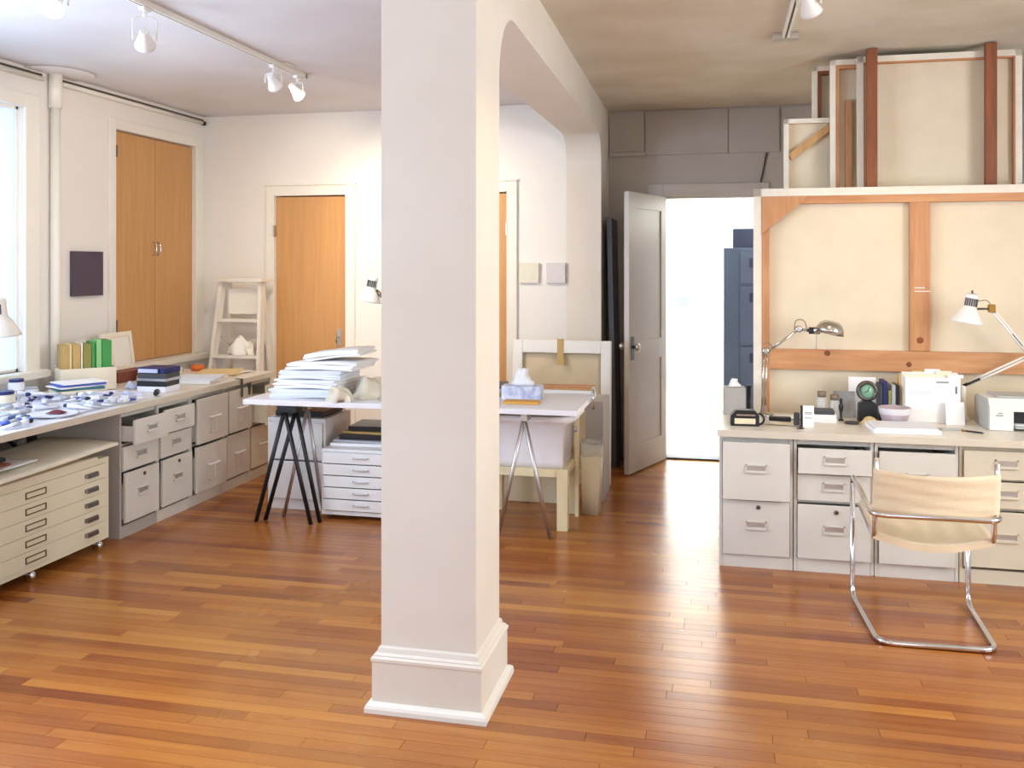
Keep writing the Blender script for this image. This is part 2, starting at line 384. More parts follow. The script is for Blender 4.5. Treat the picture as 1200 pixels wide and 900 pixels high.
# --- left wall fittings
def window(name, y0, y1, z0, z1, x, side, label, axis='x', mid=True):
    t = thing(name, label, 'window', (x, (y0 + y1) / 2, z0) if axis == 'x' else ((y0 + y1) / 2, x, z0), kind='structure')
    w_, h_ = (y1 - y0) / 2, z1 - z0
    def bx(nm, mat, u0, u1, d0, d1, a, b, bev=.0):
        m = MB()
        if axis == 'x': m.box(d0 * side, d1 * side, u0, u1, a, b, bev)
        else: m.box(u0, u1, d0 * side, d1 * side, a, b, bev)
        return m.build(nm, mat, t)
    for u0, u1, a, b in ((-w_ - .13, -w_, -.02, h_ + .09), (w_, w_ + .13, -.02, h_ + .09), (-w_, w_, h_, h_ + .09)):
        bx('casing', 'trim_white', u0, u1, 0, .03, a, b, .006)
    bx('sill', 'sill_white', -w_ - .16, w_ + .16, -.06, .09, -.05, 0, .006)
    e = .05 if mid else .018; d0, d1 = (-.12, -.06) if mid else (-.05, -.03)
    for u0, u1, a, b in [(-w_, -w_ + e, 0, h_), (w_ - e, w_, 0, h_), (-w_, w_, h_ - e, h_), (-w_, w_, 0, e)] + ([(-w_, w_, h_ / 2 - .02, h_ / 2 + .02)] if mid else []):
        bx('sash', 'trim_white', u0, u1, d0, d1, a, b)
    for a, b in ((e, h_ / 2 - .02), (h_ / 2 + .02, h_ - e)) if mid else ((e, h_ - e),):
        bx('pane', 'window_glass', -w_ + e, w_ - e, (d0 + d1) / 2 - .002, (d0 + d1) / 2 + .002, a, b)
    return t
window('window_1', *W1, XL, 1, 'tall white window glowing blue-white beside the pipe', mid=False)
window('added_window_2', *W2, XL, 1, 'unseen white sash window added for light further along the desk wall')  # unseen windows from here on, added to let in fill light
window('added_window_3', *F1, YN, 1, 'unseen white sash window added for light in the front wall, desk side', 'y')
window('added_window_6', *W6, XL, 1, 'unseen white sash window added for cool light amid the desk wall')
window('added_window_5', *F5, XR, -1, 'unseen white sash window added to light the pillar side')
window('added_window_4', *F2, YN, 1, 'unseen white sash window added for light in the front wall, canvas side', 'y')

d1 = thing('door_1', 'pair of orange-brown veneer wardrobe doors in white frame', 'wardrobe door', (XL, (WARD[0] + WARD[1]) / 2, WARD[2]), kind='structure')
hw, hh = (WARD[1] - WARD[0]) / 2, WARD[3] - WARD[2]
for s in (-1, 1):
    p_ = MB().box(-.04, -.015, min(s * .002, s * (hw - .006)), max(s * .002, s * (hw - .006)), .006, hh - .008).build('door_panel', 'door_wood', d1)
    y_ = s * .028
    MB().tube([(-.016, y_, .83), (.012, y_, .835), (.018, y_, .85), (.018, y_, .91), (.012, y_, .925), (-.016, y_, .93)], .006, 8).build('handle', 'chrome', p_)
MB().box(-.19, -.17, -hw, hw, 0, hh).build('back_panel', 'cabinet_inside', d1)
for u0, u1, a, b in ((-hw - .07, -hw, -.0, hh + .08), (hw, hw + .11, 0, hh + .08), (-hw, hw, hh, hh + .08)):
    MB().box(0, .025, u0, u1, a, b, .005).build('casing', 'trim_white', d1)
MB().box(-.06, .1, -hw - .1, hw + .11, -.05, -.002, .006).build('sill', 'sill_white', d1)
for z_ in (.25, 1.55):
    MB().box(-.012, .031, -hw - .004, -hw + .006, z_, z_ + .09).build('hinge', 'dark_metal', d1)
def slab_door(name, D, label, knob_side, hinge_side):
    t = thing(name, label, 'door', ((D[0] + D[1]) / 2, YB, 0), kind='structure'); h = D[3]; w_ = (D[1] - D[0]) / 2
    MB().box(-w_ + .004, w_ - .004, .02, .06, .008, h - .008).build('door_panel', 'door_wood', t)
    for u0, u1, a, b in ((-w_ - .075, -w_, 0, h + .085), (w_, w_ + .085, 0, h + .085), (-w_, w_, h, h + .085)):
        c_ = MB().box(u0, u1, -.025, 0, a, b, .005).build('casing', 'trim_white', t)
    MB().box(-w_ - .082, w_ + .092, -.034, .0, h + .085, h + .1, .003).build('casing_cap', 'trim_white', t)
    for z_ in (.25, h - .35):
        MB().box(hinge_side * w_ - .006, hinge_side * w_ + .006, -.03, .021, z_, z_ + .1).build('hinge', 'steel', t)
    kx = knob_side * (w_ - .07)
    MB().box(kx - .018, kx + .018, .012, .02, .93, 1.07, .003).build('lock_plate', 'steel', t)
    MB().tube([(kx, .016, 1.0), (kx, -.03, 1.0), (kx + knob_side * -.01, -.035, 1.03), (kx, -.035, .96)], .008, 8).build('handle', 'chrome', t)
slab_door('door_2', D2, 'orange-brown veneer slab door in white frame beside the stepladder', 1, -1)
slab_door('door_3', D3, 'orange-brown veneer slab door in white frame near two small paintings', -1, 1)
box('closet_back', 'cabinet_inside', -4.2, -1.2, 7.45, 7.5, 0, 2.8)
tag(bpy.data.objects['closet_back'], 'dark closet lining behind the slab doors', 'closet lining', kind='structure')

pp = thing('riser_pipe', 'white painted steam riser pipe standing beside the window', 'pipe', (-4.357, 5.355, 0))
MB().tube([(0, 0, 0), (0, 0, 2.7)], .032, 14).build('pipe', 'trim_white', pp)
MB().tube([(0, 0, 2.66), (0, 0, 2.89)], .043, 14).build('collar', 'trim_white', pp)
MB().lathe([(.05, 0), (.24, .0), (.25, .004), (.05, .008)], (0, 0, 2.888), 24).build('ceiling_patch', 'plaster_patch', pp)
rod = thing('wall_conduit', 'thin pale conduit running along the wall under the ceiling', 'conduit', (XL, 5.2, 2.84))
MB().tube([(.022, -4.5, 0), (.022, .07, 0)], .016, 10).build('pipe', 'trim_white', rod)
MB().tube([(.022, .24, 0), (.022, 1.98, 0)], .016, 10).build('pipe', 'trim_white', rod)
MB().tube([(.022, 1.98, 0), (.022, 2.02, 0)], .02, 10).build('end_cap', 'black_paint', rod)
MB().box(0, .012, -4.5, .07, .022, .034).build('shadow_strip', 'dark_metal', rod)  # dark strip stands in for the shadow line above the conduit
MB().box(0, .012, .24, 2.02, .022, .034).build('shadow_strip', 'dark_metal', rod)
tag(box('painting', 'purple_grey_canvas', XL + .002, XL + .03, 5.545, 5.865, 1.39, 1.705, bev=.003), 'small dark purple-grey monochrome painting beside the wardrobe', 'painting')
tag(box('painting', 'pale_green_canvas', -1.58, -1.42, YB - .03, YB - .001, 1.465, 1.627, bev=.003), 'small square pale yellow-green painting on the back wall', 'painting')
tag(box('painting', 'pale_lavender_canvas', -1.36, -1.205, YB - .03, YB - .001, 1.465, 1.627, bev=.003), 'small square pale lavender painting on the back wall', 'painting')

# --- far wall: boards under the ceiling, doorway trim, open white door
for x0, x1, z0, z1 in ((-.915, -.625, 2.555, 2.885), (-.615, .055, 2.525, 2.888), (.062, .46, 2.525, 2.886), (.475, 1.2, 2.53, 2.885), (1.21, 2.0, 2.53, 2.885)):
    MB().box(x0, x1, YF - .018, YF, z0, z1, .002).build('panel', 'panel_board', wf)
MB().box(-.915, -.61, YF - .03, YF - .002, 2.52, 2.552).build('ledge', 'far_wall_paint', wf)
for x0, x1, z0, z1 in ((D4[0] - .12, D4[0], 0, 2.28), (D4[1], D4[1] + .07, 0, 2.28), (D4[0], D4[1], 2.18, 2.28)):
    MB().box(x0, x1, YF - .025, YF, z0, z1, .004).build('door_casing', 'door_white', wf)
for x0, x1 in ((D4[0], D4[0] + .02), (D4[1] - .02, D4[1])):
    MB().box(x0, x1, YF, YF + .15, 0, 2.18).build('door_jamb', 'door_white', wf)
MB().box(D4[0], D4[1], YF, YF + .15, 2.16, 2.18).build('door_jamb', 'door_white', wf)
MB().tube([(.36, YF - .012, 2.52), (.33, YF - .014, 2.36), (.315, YF - .012, 2.30), (.32, YF - .01, 2.2)], .006, 6).build('cable', 'dark_grey', wf)
MB().box(D4[0], D4[1], YF - .005, YF + .15, 0, .014, .003).build('threshold', 'dark_grey', wf)
d4 = thing('door_4', 'old white panelled door standing open beside the bright doorway', 'door', (D4[0] + .01, YF - .035, 0), rz=math.radians(180 + 70), kind='structure')
dm = MB(); DW, DH = .71, 2.17
for a, b, z0, z1 in ((0, .1, .012, DH), (DW - .1, DW, .012, DH), (.1, DW - .1, .012, .22), (.1, DW - .1, .86, 1.02), (.1, DW - .1, DH - .12, DH)): dm.box(a, b, -.02, .02, z0, z1)
dm.build('door_frame', 'door_white', d4)
for z0, z1 in ((.22, .86), (1.02, DH - .12)): MB().box(.1, DW - .1, -.009, .009, z0, z1).build('panel', 'door_white', d4)
for s in (-1, 1):
    MB().lathe([(.012, 0), (.012, .03), (.026, .035), (.03, .05), (.022, .062), (.004, .065)], (DW - .06, s * .02, .98), 14, Matrix.Rotation(-s * PI / 2, 4, 'X')).build('knob', 'steel', d4)
    MB().box(DW - .085, DW - .035, min(s * .02, s * .024), max(s * .02, s * .024), .88, 1.06).build('lock_plate', 'dark_metal', d4)
tag(MB().box(-.02, .02, -.2, .2, 0, 1.98, .003).build('leaning_board', 'dark_grey', None, (-.825, 7.5, .003), rot=(0, math.radians(-1.2), 0)), 'tall dark board leaning in the corner behind the open door', 'board')

# --- the bright room beyond
fr = MB(); fr.box(-2.2, 2.7, YF + .15, 13.6, -.06, 0); struct('floor_far', fr, 'far_floor', 'sunlit pale floor of the room beyond the doorway', 'floor')
struct('ceiling_far', MB().box(-2.4, 2.9, YF + .15, 13.8, 2.9, 3.0), 'wall_white', 'white ceiling of the room beyond the doorway', 'ceiling')
struct('wall_far_end', MB().box(-2.4, 2.9, 13.6, 13.8, 0, 2.9), 'wall_white', 'sunlit white end wall of the room beyond the doorway', 'wall')
struct('wall_far_left', wall_x(MB(), -2.4, -2.2, YF + .15, 13.6, 0, 2.9, [(9.5, 11.7, .65, 2.55)]), 'wall_white', 'white window wall of the far room, door hinge side', 'wall')
struct('wall_far_right', wall_x(MB(), 2.7, 2.9, YF + .15, 13.6, 0, 2.9, []), 'wall_white', 'plain white wall of the far room, locker side', 'wall')
tag(box('painting', 'slate_blue', -.62, -.48, 13.57, 13.598, 1.02, 1.17), 'tiny pale blue-grey picture on the far room wall', 'painting')
lk = thing('locker', 'tall slate-blue locker seen through the doorway', 'locker', (.36, 8.45, 0))
MB().box(-.34, .34, -.22, .22, 0, 1.76, .006).build('body', 'slate_blue', lk)
for z0, z1 in ((.06, .9), (.92, 1.42), (1.45, 1.72)):
    q = MB().box(-.2, .27, -.235, -.22, z0, z1, .004).build('door', 'slate_blue', lk)
    MB().box(-.12, .02, -.242, -.234, z1 - .13, z1 - .05, .002).build('label_plate', 'slate_dark', q)
tag(box('storage_box', 'slate_dark', .1, .5, 8.3, 8.62, 1.762, 1.93, bev=.004), 'dark blue box lying on top of the locker', 'box')
ft = thing('low_bench', 'thin-legged low bench far off in the bright room', 'bench', (.0, 12.9, 0))
MB().box(-1.1, .5, -.2, .2, .5, .53).build('top', 'grey_card', ft)
for x in (-1.05, .45):
    for y in (-.17, .17): MB().box(x - .015, x + .015, y - .015, y + .015, 0, .5).build('leg', 'grey_card', ft)

# ================================================================= CABINETS
def handle_cup(par, x, z, y, w=.1, h=.045, mat='cabinet_grey'):
    m = MB(); w /= 2; h /= 2
    m.box(x - w, x + w, y - .007, y, z + h - .006, z + h); m.box(x - w, x - w + .005, y - .007, y, z - h, z + h); m.box(x + w - .005, x + w, y - .007, y, z - h, z + h)
    m.box(x - w, x + w, y - .014, y, z - h, z - h + .012, .002)
    hd = m.build('handle', mat, par)
    MB().box(x - w + .005, x + w - .005, y - .0015, y, z - h + .012, z + h - .006).build('recess', 'steel', hd)
    return hd
def handle_bail(par, x, z, y):
    m = MB(); m.tube(rounded([(x - .055, y, z), (x - .055, y - .03, z + .004), (x + .055, y - .03, z + .004), (x + .055, y, z)], .012, 3), .008, 8)
    hd = m.build('handle', 'white_enamel', par)
    q = MB(); z -= .012
    for a, b, c, d in ((-.042, -.036, -.1, 0), (.036, .042, -.1, 0), (-.042, .042, -.1, -.094)): q.box(x + a, x + b, y - .004, y, z + c, z + d)
    q.build('label_holder', 'cabinet_grey', hd)
def handle_bar(par, x, z, y, w=.1, mat='steel'):
    MB().tube(rounded([(x - w / 2, y, z), (x - w / 2, y - .018, z), (x + w / 2, y - .018, z), (x + w / 2, y, z)], .008, 3), .0045, 8).build('handle', mat, par)
def file_cabinet(name, label, cat, loc, rz, w, d, h, drawers, mat='cabinet_grey', group=None, side=None, plinth=.07):
    """front on local y=0 facing -y; drawers: (z0, z1, pulled, handle, lock)"""
    t = thing(name, label, cat, loc, rz, group); e = .016; side = side or mat
    b = MB()
    b.box(0, e, 0, d, 0, h, .002); b.box(w - e, w, 0, d, 0, h, .002); b.box(e, w - e, .002, d, h - e, h); b.box(e, w - e, d - .01, d, 0, h - e); b.box(e, w - e, .004, d - .01, 0, plinth)
    b.build('body', side, t)
    MB().box(e, w - e, d - .016, d - .011, plinth, h - e).build('inside_back', 'cabinet_inside', t)
    MB().box(e, w - e, .01, .03, h - .035, h - e).build('front_rail', mat, t)
    for (z0, z1, *_), (y0, *_2) in zip(drawers, drawers[1:]):
        if y0 - z1 > .004: MB().box(e, w - e, .014, .03, z1, y0).build('front_rail', mat, t)
    for z0, z1, pull, hs, lock in drawers:
        q = MB(); q.box(e + .002, w - e - .002, -.016 - pull, .002 - pull, z0 + .002, z1 - .002, .0025)
        tz = z1 - (.04 if z1 - z0 < .2 else .07)
        for a, c in ((e + .012, e + .018), (w - e - .018, w - e - .012)): q.box(a, c, .0 - pull, d * .8 - pull, z0 + .02, tz)
        q.box(e + .018, w - e - .018, .0 - pull, d * .8 - pull, z0 + .02, z0 + .026); q.box(e + .018, w - e - .018, d * .8 - .006 - pull, d * .8 - pull, z0 + .026, tz)
        dr = q.build('drawer', mat, t); yf = -.016 - pull; zc = (z0 + z1) / 2
        if hs == 'cup': handle_cup(dr, w / 2, z0 + (z1 - z0) * .55, yf, .105, .045, mat)
        elif hs == 'bail': handle_bail(dr, w / 2, z0 + (z1 - z0) * .55, yf)
        elif hs == 'bar': handle_bar(dr, w * .62, zc + .005, yf, .095)
        if lock:
            MB().lathe([(.011, 0), (.011, .006), (.007, .008), (.002, .008)], (w / 2 + .012, yf, z1 - .035), 12, Matrix.Rotation(PI / 2, 4, 'X')).build('lock', 'dark_metal', dr)
    return t
A90 = PI / 2
GL = 'filing cabinets under the long desk counter'
CX = -3.43
ped = lambda p1, p2, p3: [(.09, .385, p3, 'cup', True), (.395, .54, p2, 'cup', False), (.55, .70, p1, 'cup', False)]
two = lambda p1, p2, s='bail', l=False: [(.085, .395, p2, s, l), (.41, .715, p1, s, False)]
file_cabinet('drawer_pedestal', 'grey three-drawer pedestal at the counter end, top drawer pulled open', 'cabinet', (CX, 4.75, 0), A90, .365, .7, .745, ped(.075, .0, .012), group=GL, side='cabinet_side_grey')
file_cabinet('drawer_pedestal', 'grey three-drawer pedestal with all drawers nearly shut under the counter', 'cabinet', (CX, 5.117, 0), A90, .365, .7, .745, ped(.03, .0, .012), group=GL)
file_cabinet('filing_cabinet', 'grey two-drawer filing cabinet with bail handles next to the pedestals', 'cabinet', (CX, 5.487, 0), A90, .415, .7, .745, two(.03, .02), group=GL)
file_cabinet('filing_cabinet', 'grey two-drawer filing cabinet with bail handles, black strap hanging before it', 'cabinet', (CX, 5.904, 0), A90, .36, .7, .745, two(.02, .0), group=GL)
file_cabinet('filing_cabinet', 'grey two-drawer filing cabinet at the door end, upper drawer pulled out', 'cabinet', (CX, 6.266, 0), A90, .335, .7, .745, two(.12, .0), 'cabinet_beige', group=GL)

ct = thing('counter_top', 'long pale laminate worktop lying on the row of left cabinets', 'worktop', (-3.9, 5.68, .7465))
MB().box(-.41, .5, -.94, .93, 0, .034, .003).build('top', 'counter_laminate', ct)
MB().box(.5, .506, -.94, .93, -.004, .035, .002).build('edge_strip', 'counter_edge', ct)
ZL = .7815

# desk (board on black folding trestle legs) with the flat file below
dk = thing('work_table', 'white work table strewn with paint tubes below the window', 'table', (-3.9, 3.9, 0))
MB().box(-.48, .5, -1.1, .838, .748, .781, .003).build('top', 'table_white', dk)
MB().box(.5, .506, -1.1, .838, .744, .782, .002).build('edge_strip', 'counter_edge', dk)
for y in (-.9, .78):
    MB().box(-.43, -.39, y - .02, y + .02, 0, .748).build('leg', 'black_paint', dk); MB().box(-.09, -.05, y - .02, y + .02, 0, .748).build('leg', 'black_paint', dk)
    MB().tube([(-.07, y, .45), (-.07, y - (.35 if y > 0 else -.35), .748)], .012, 8).build('brace', 'black_paint', dk)

fl = thing('flat_file', 'cream five-drawer flat file cabinet on castors under the work table', 'flat file', (-3.4, 3.42, 0), A90)
WF, DF = 1.19, .36
m = MB(); m.box(0, .03, 0, DF, .058, .52, .003); m.box(WF - .03, WF, 0, DF, .058, .52, .003); m.box(.03, WF - .03, 0, DF, .49, .52); m.box(.03, WF - .03, .0, DF, .058, .083); m.box(.03, WF - .03, DF - .012, DF, .08, .49)
m.build('body', 'flat_file_cream', fl)
for i in range(5):
    z0 = .085 + i * .081
    q = MB().box(.033, WF - .033, -.008, .3, z0, z0 + .0795, .0015).build('drawer', 'flat_file_cream', fl)
    fm = MB(); x0, x1, a, b = .535, .68, z0 + .022, z0 + .056
    for u0, u1, c, d in ((x0, x1, a, a + .005), (x0, x1, b - .005, b), (x0, x0 + .005, a, b), (x1 - .005, x1, a, b)): fm.box(u0, u1, -.012, -.008, c, d)
    fm.build('label_frame', 'old_bronze', q)
    for xc in (.2, 1.03):
        MB().loft([[(xc - .055, -.008, z0 + .03), (xc - .045, -.024, z0 + .026), (xc - .045, -.022, z0 + .046), (xc - .055, -.008, z0 + .05)], [(xc + .055, -.008, z0 + .03), (xc + .045, -.024, z0 + .026), (xc + .045, -.022, z0 + .046), (xc + .055, -.008, z0 + .05)]], True, True, False).build('pull', 'pull_metal', q)
for xc in (.07, .6, 1.12):
    for yc in (.02, .3):
        c_ = MB().lathe([(.006, -.014), (.025, -.014), (.028, -.007), (.028, .007), (.025, .014), (.006, .014)], (xc, yc, .0285), 16, Matrix.Rotation(PI / 2, 4, 'Y')).build('castor', 'chrome', fl)
        MB().box(xc - .016, xc + .016, yc - .01, yc + .02, .045, .058).build('fork', 'dark_metal', c_)
def wavy(a, b, z, k=1., ph=0.): return lambda u, v: z + a * math.sin(u * PI * 2 * k + ph) * math.sin(v * PI + ph) + b * (v - .5) ** 2
def big_sheet(nm, lab, mat, x0, x1, y0, y1, z, th, rz, fn):
    cx, cy = (x0 + x1) / 2, (y0 + y1) / 2
    return tag(MB().sheet(x0 - cx, x1 - cx, y0 - cy, y1 - cy, fn, th, 12, 12).build(nm, mat, None, (cx, cy, z), rz), lab, 'paper', 'large sheets lying on the flat file')
big_sheet('board_sheet', 'thick cream board lying directly on the flat file', 'paper_cream', -3.74, -3.38, 3.3, 4.5, .522, .014, .02, lambda u, v: 0)
big_sheet('board_sheet', 'kraft board second from the flat file top', 'kraft_paper', -3.74, -3.42, 3.3, 4.42, .538, .01, .05, lambda u, v: 0)
big_sheet('drawing_sheet', 'large curling cream drawing sheet overhanging the flat file', 'paper_cream', -3.86, -3.36, 3.25, 4.64, .55, .012, .0, lambda u, v: .04 * v ** 2 * (1 - .3 * u) + .012 * math.sin(u * 3))
big_sheet('drawing_sheet', 'upper greyish drawing sheet on the flat file pile', 'paper_white', -3.88, -3.42, 3.2, 4.1, .592, .006, .08, lambda u, v: .01 * (1 + math.sin(v * 4 + u)))
tag(box('portfolio', 'black_plastic', -3.85, -3.5, 3.5, 3.95, .619, .64, bev=.004), 'black portfolio lying on the sheets under the work table', 'portfolio')
tag(box('red_sketchbook', 'red_brown', -3.5, -3.41, 3.6, 3.88, .619, .631, bev=.002), 'red-brown sketchbook peeping from the pile under the work table', 'book')

# ================================================================= LEFT COUNTER CLUTTER
Z0 = ZL + .0006
def jar(label, x, y, r, h, cap, body, band=None):
    t = thing('jar', label, 'jar', (x, y, Z0))
    MB().lathe([(r * .9, 0), (r, .006), (r, h * .78), (r * .82, h * .88), (r * .78, h * .9)], seg=20).build('body', body, t)
    MB().lathe([(r * .88, h * .88), (r * .9, h * .9), (r * .9, h), (r * .85, h + .003)], seg=20).build('lid', cap, t)
    if band: MB().lathe([(r + .0006, h * .3), (r + .001, h * .31), (r + .001, h * .5), (r + .0006, h * .51)], seg=20).build('label_band', band, t)
jar('wide jar with flat navy lid among the paint tubes', -3.9, 4.38, .062, .12, 'navy', 'paper_cream', 'tube_grey')
jar('white jar with dark lid and reddish label by the window', -4.18, 4.8, .046, .13, 'navy', 'tube_white', 'pink_plastic')
jar('small white jar without label by the window', -4.2, 4.95, .04, .06, 'tube_grey', 'tube_white')
# white paper underlay and rags
tag(MB().sheet(-.3, .3, -.4, .4, lambda u, v: .0015 * (1 + math.sin(u * 7 + v * 4)), .001, 10, 10).build('underlay_sheet', 'paper_cool', None, (-3.78, 4.66, Z0), .05), 'blue-white protective sheet spread under the paint tubes', 'paper')
random.seed(5)
CAPS = {'navy': 'dark blue', 'black_plastic': 'black', 'tube_white': 'white', 'blue_print': 'bright blue', 'dark_red': 'dark red', 'tube_grey': 'grey', 'tube_lavender': 'pale lavender'}
BODY = {'tube_white': 'white', 'tube_lavender': 'lavender', 'tube_grey': 'silver-grey'}
proto = {}
def paint_tube(cap, body, band):
    k = (cap, body, band)
    t = thing('paint_tube', '%s paint tube with %s band and %s cap on the work table' % (BODY[body], CAPS[band], CAPS[cap]), 'paint tube', group='paint tubes strewn on the work table')
    L_, r = .15, .0165; rings = []
    for i in range(7):
        u = i / 6; a = r * (1 + .25 * u); b = r * (1 - .88 * u)
        rings.append([(L_ * u, a * math.cos(2 * PI * j / 10), r + b * math.sin(2 * PI * j / 10) - (r - b) * .75) for j in range(10)])
    MB().loft(rings).build('body', body, t)
    MB().lathe([(.006, 0), (.006, -.006), (.01, -.007), (.0115, -.026), (.009, -.027)], (0, 0, r), 10, Matrix.Rotation(PI / 2, 4, 'Y')).build('cap', cap, t)
    bd = []
    for u in (.3, .42, .62):
        a = r * (1 + .25 * u) + .0006; b = r * (1 - .88 * u) + .0006
        bd.append([(L_ * u, a * math.cos(2 * PI * j / 10), r + b * math.sin(2 * PI * j / 10) - (r - b) * .75) for j in range(10)])
    MB().loft(bd).build('colour_band', band, t)
    return t
def corners(x, y, a, L0=-.03, L1=.154, hw=.022):
    c, s_ = math.cos(a), math.sin(a); return [(x + u * c - v * s_, y + u * s_ + v * c) for u, v in ((L0, -hw), (L1, -hw), (L1, hw), (L0, hw))]
def apart(P, Q):
    for A in (P, Q):
        for i in range(4):
            ex, ey = A[(i + 1) % 4][0] - A[i][0], A[(i + 1) % 4][1] - A[i][1]; nx, ny = -ey, ex
            p = [nx * u + ny * v for u, v in P]; q = [nx * u + ny * v for u, v in Q]
            if max(p) < min(q) or max(q) < min(p): return True
    return False
def blk(x, y, a, b): return [(x - a, y - b), (x + a, y - b), (x + a, y + b), (x - a, y + b)]
taken = [blk(-3.9, 4.38, .07, .07), blk(-4.18, 4.8, .05, .05), blk(-4.2, 4.95, .045, .045), blk(-3.97, 5.08, .18, .16), blk(-3.56, 4.36, .135, .135), blk(-3.61, 5.4, .13, .12), blk(-3.62, 5.1, .09, .08), blk(-3.93, 3.93, .095, .095)]
spots = []; tries = 0
while len(spots) < 52 and tries < 20000:
    tries += 1
    y = random.uniform(4.05, 5.15); x = random.uniform(-4.15, -3.45); a = random.uniform(-.9, .9) + (PI if random.random() < .5 else 0) + .7
    P = corners(x, y, a)
    if any(u > -3.41 or u < -4.36 or v > 5.2 for u, v in P): continue
    if all(apart(P, Q) for Q in taken): taken.append(P); spots.append((x, y, a))
combos = [('tube_white', 'tube_white', 'blue_print'), ('navy', 'tube_white', 'tube_white'), ('tube_white', 'tube_lavender', 'tube_white'), ('navy', 'tube_lavender', 'navy'), ('tube_white', 'tube_white', 'tube_lavender'), ('black_plastic', 'tube_white', 'tube_grey'), ('tube_white', 'tube_grey', 'tube_white'), ('blue_print', 'tube_grey', 'blue_print'), ('tube_white', 'tube_white', 'tube_grey')]
for i, (x, y, a) in enumerate(spots):
    c_ = combos[i % len(combos)]; zz = Z0 + .0065
    if c_ in proto: o = dup(proto[c_], loc=(x, y, zz), rz=a)
    else: o = proto[c_] = paint_tube(*c_); o.location = (x, y, zz); o.rotation_euler = (0, 0, a)
random.seed(17); top = []; tries = 0
while len(top) < 16 and tries < 9000:
    tries += 1; bx_, by_, ba = random.choice(spots); x = bx_ + random.uniform(-.06, .06); y = by_ + random.uniform(-.06, .06); a = ba + random.uniform(.5, 1.3)
    P = corners(x, y, a)
    if any(u > -3.43 or u < -4.34 or v > 5.18 or v < 4.02 for u, v in P) or not all(apart(P, Q) for Q in taken[:8] + top): continue
    if sum(not apart(P, Q) for Q in taken[8:]) < 2: continue
    top.append(P); c_ = combos[(len(top) * 2) % len(combos)]
    dup(proto[c_], loc=(x, y, Z0 + .0065 + .0335), rz=a)
for i, (x, y, a, mt, nm) in enumerate(((-3.98, 4.62, .3, 'paper_white', 'white'), (-3.7, 4.78, -.4, 'paper_cool', 'bluish'), (-3.86, 4.9, 1.1, 'tube_lavender', 'lavender'), (-3.6, 4.98, .2, 'paper_white', 'creased white'))):
    tag(MB().sheet(-.09, .09, -.06, .06, lambda u, v, i=i: .002 * math.sin(u * 6 + i) * math.sin(v * 5), .001, 8, 8).build('paper_scrap', mt, None, (x, y, Z0 + .0795 + .0 * i), a), '%s paper scrap lying over the paint tubes' % nm, 'paper scrap', 'paper scraps on the paint tubes') if False else None
pal = thing('paint_palette', 'white palette plate with dried dark red paint on the table edge', 'palette', (-3.56, 4.36, Z0 + .0045), .3)
MB().lathe([(.10, 0), (.125, .004), (.13, .012), (.12, .010), (.06, .006)], seg=24).build('plate', 'tube_white', pal)
MB().sheet(-.03, .06, -.03, .035, lambda u, v: .012 + .016 * math.sin(u * PI) * math.sin(v * PI), .002, 6, 6).build('paint_blob', 'dark_red', pal)
def lump(name, label, cat, mat, loc, sx, sy, sz, seed, rz=0, k=.2):
    random.seed(seed); ph = [random.uniform(0, 6) for _ in range(6)]
    def fn(u, v):
        e = math.sin(u * PI) ** .6 * math.sin(v * PI) ** .6
        return (0.02 * math.sin(v * 9 + ph[0]), .02 * math.sin(u * 8 + ph[1]), sz * e * (.75 + k * math.sin(u * 11 + ph[2] + v * 5) + k * math.sin(v * 13 + ph[3])))
    return tag(MB().sheet(-sx, sx, -sy, sy, fn, .003, 16, 16).build(name, mat, None, loc, rz), label, cat)
lump('paint_rag', 'crumpled white paint rag behind the tubes', 'rag', 'rag', (-3.83, 5.46, Z0), .04, .04, .05, 3, .4)
lump('paint_rag', 'small crumpled blue-stained rag beside the video boxes', 'rag', 'rag', (-3.62, 5.11, Z0), .06, .05, .035, 4, .2)
def stack(name, labels, mats, x, y, z, w, d, hs, rzs, cat, group, bev=.002, jit=.0):
    out = []
    for i, (lb, mt, h, rz) in enumerate(zip(labels, mats, hs, rzs)):
        o = MB().box(-w / 2, w / 2, -d / 2, d / 2, 0, h, bev).build(name, mt, None, (x + random.uniform(-jit, jit), y + random.uniform(-jit, jit), z), rz)
        tag(o, lb, cat, group); z += h + .0005; out.append(o)
    return z
z = stack('magazine', ['pale magazine at the bottom of the pile beside the file box', 'cream magazine second from bottom beside the file box', 'teal-spined book in the magazine pile', 'white catalogue under the blue magazine', 'blue glossy magazine near the pile top', 'white magazine topmost on the pile by the file box'],
    ['paper_cool', 'paper_cream', 'teal', 'paper_white', 'blue_print', 'paper_white'], -3.97, 5.08, Z0 + .0045, .21, .28, [.022, .018, .014, .008, .014, .008], [-.6, -.5, -.7, -.45, -.62, -.5], 'magazine', 'magazines piled beside the file box', jit=.012)
FB, FA = (-4.12, 5.345), -.72
fb = thing('file_box', 'cream open file box holding upright folders on the counter', 'file box', (*FB, Z0), FA)
m = MB(); m.box(-.11, .11, -.17, .17, 0, .006); m.box(-.11, -.104, -.17, .17, 0, .16); m.box(.104, .11, -.17, .17, 0, .15); m.box(-.104, .104, -.17, -.164, 0, .15); m.box(-.104, .104, .164, .17, 0, .15)
m.build('box', 'paper_cream', fb)
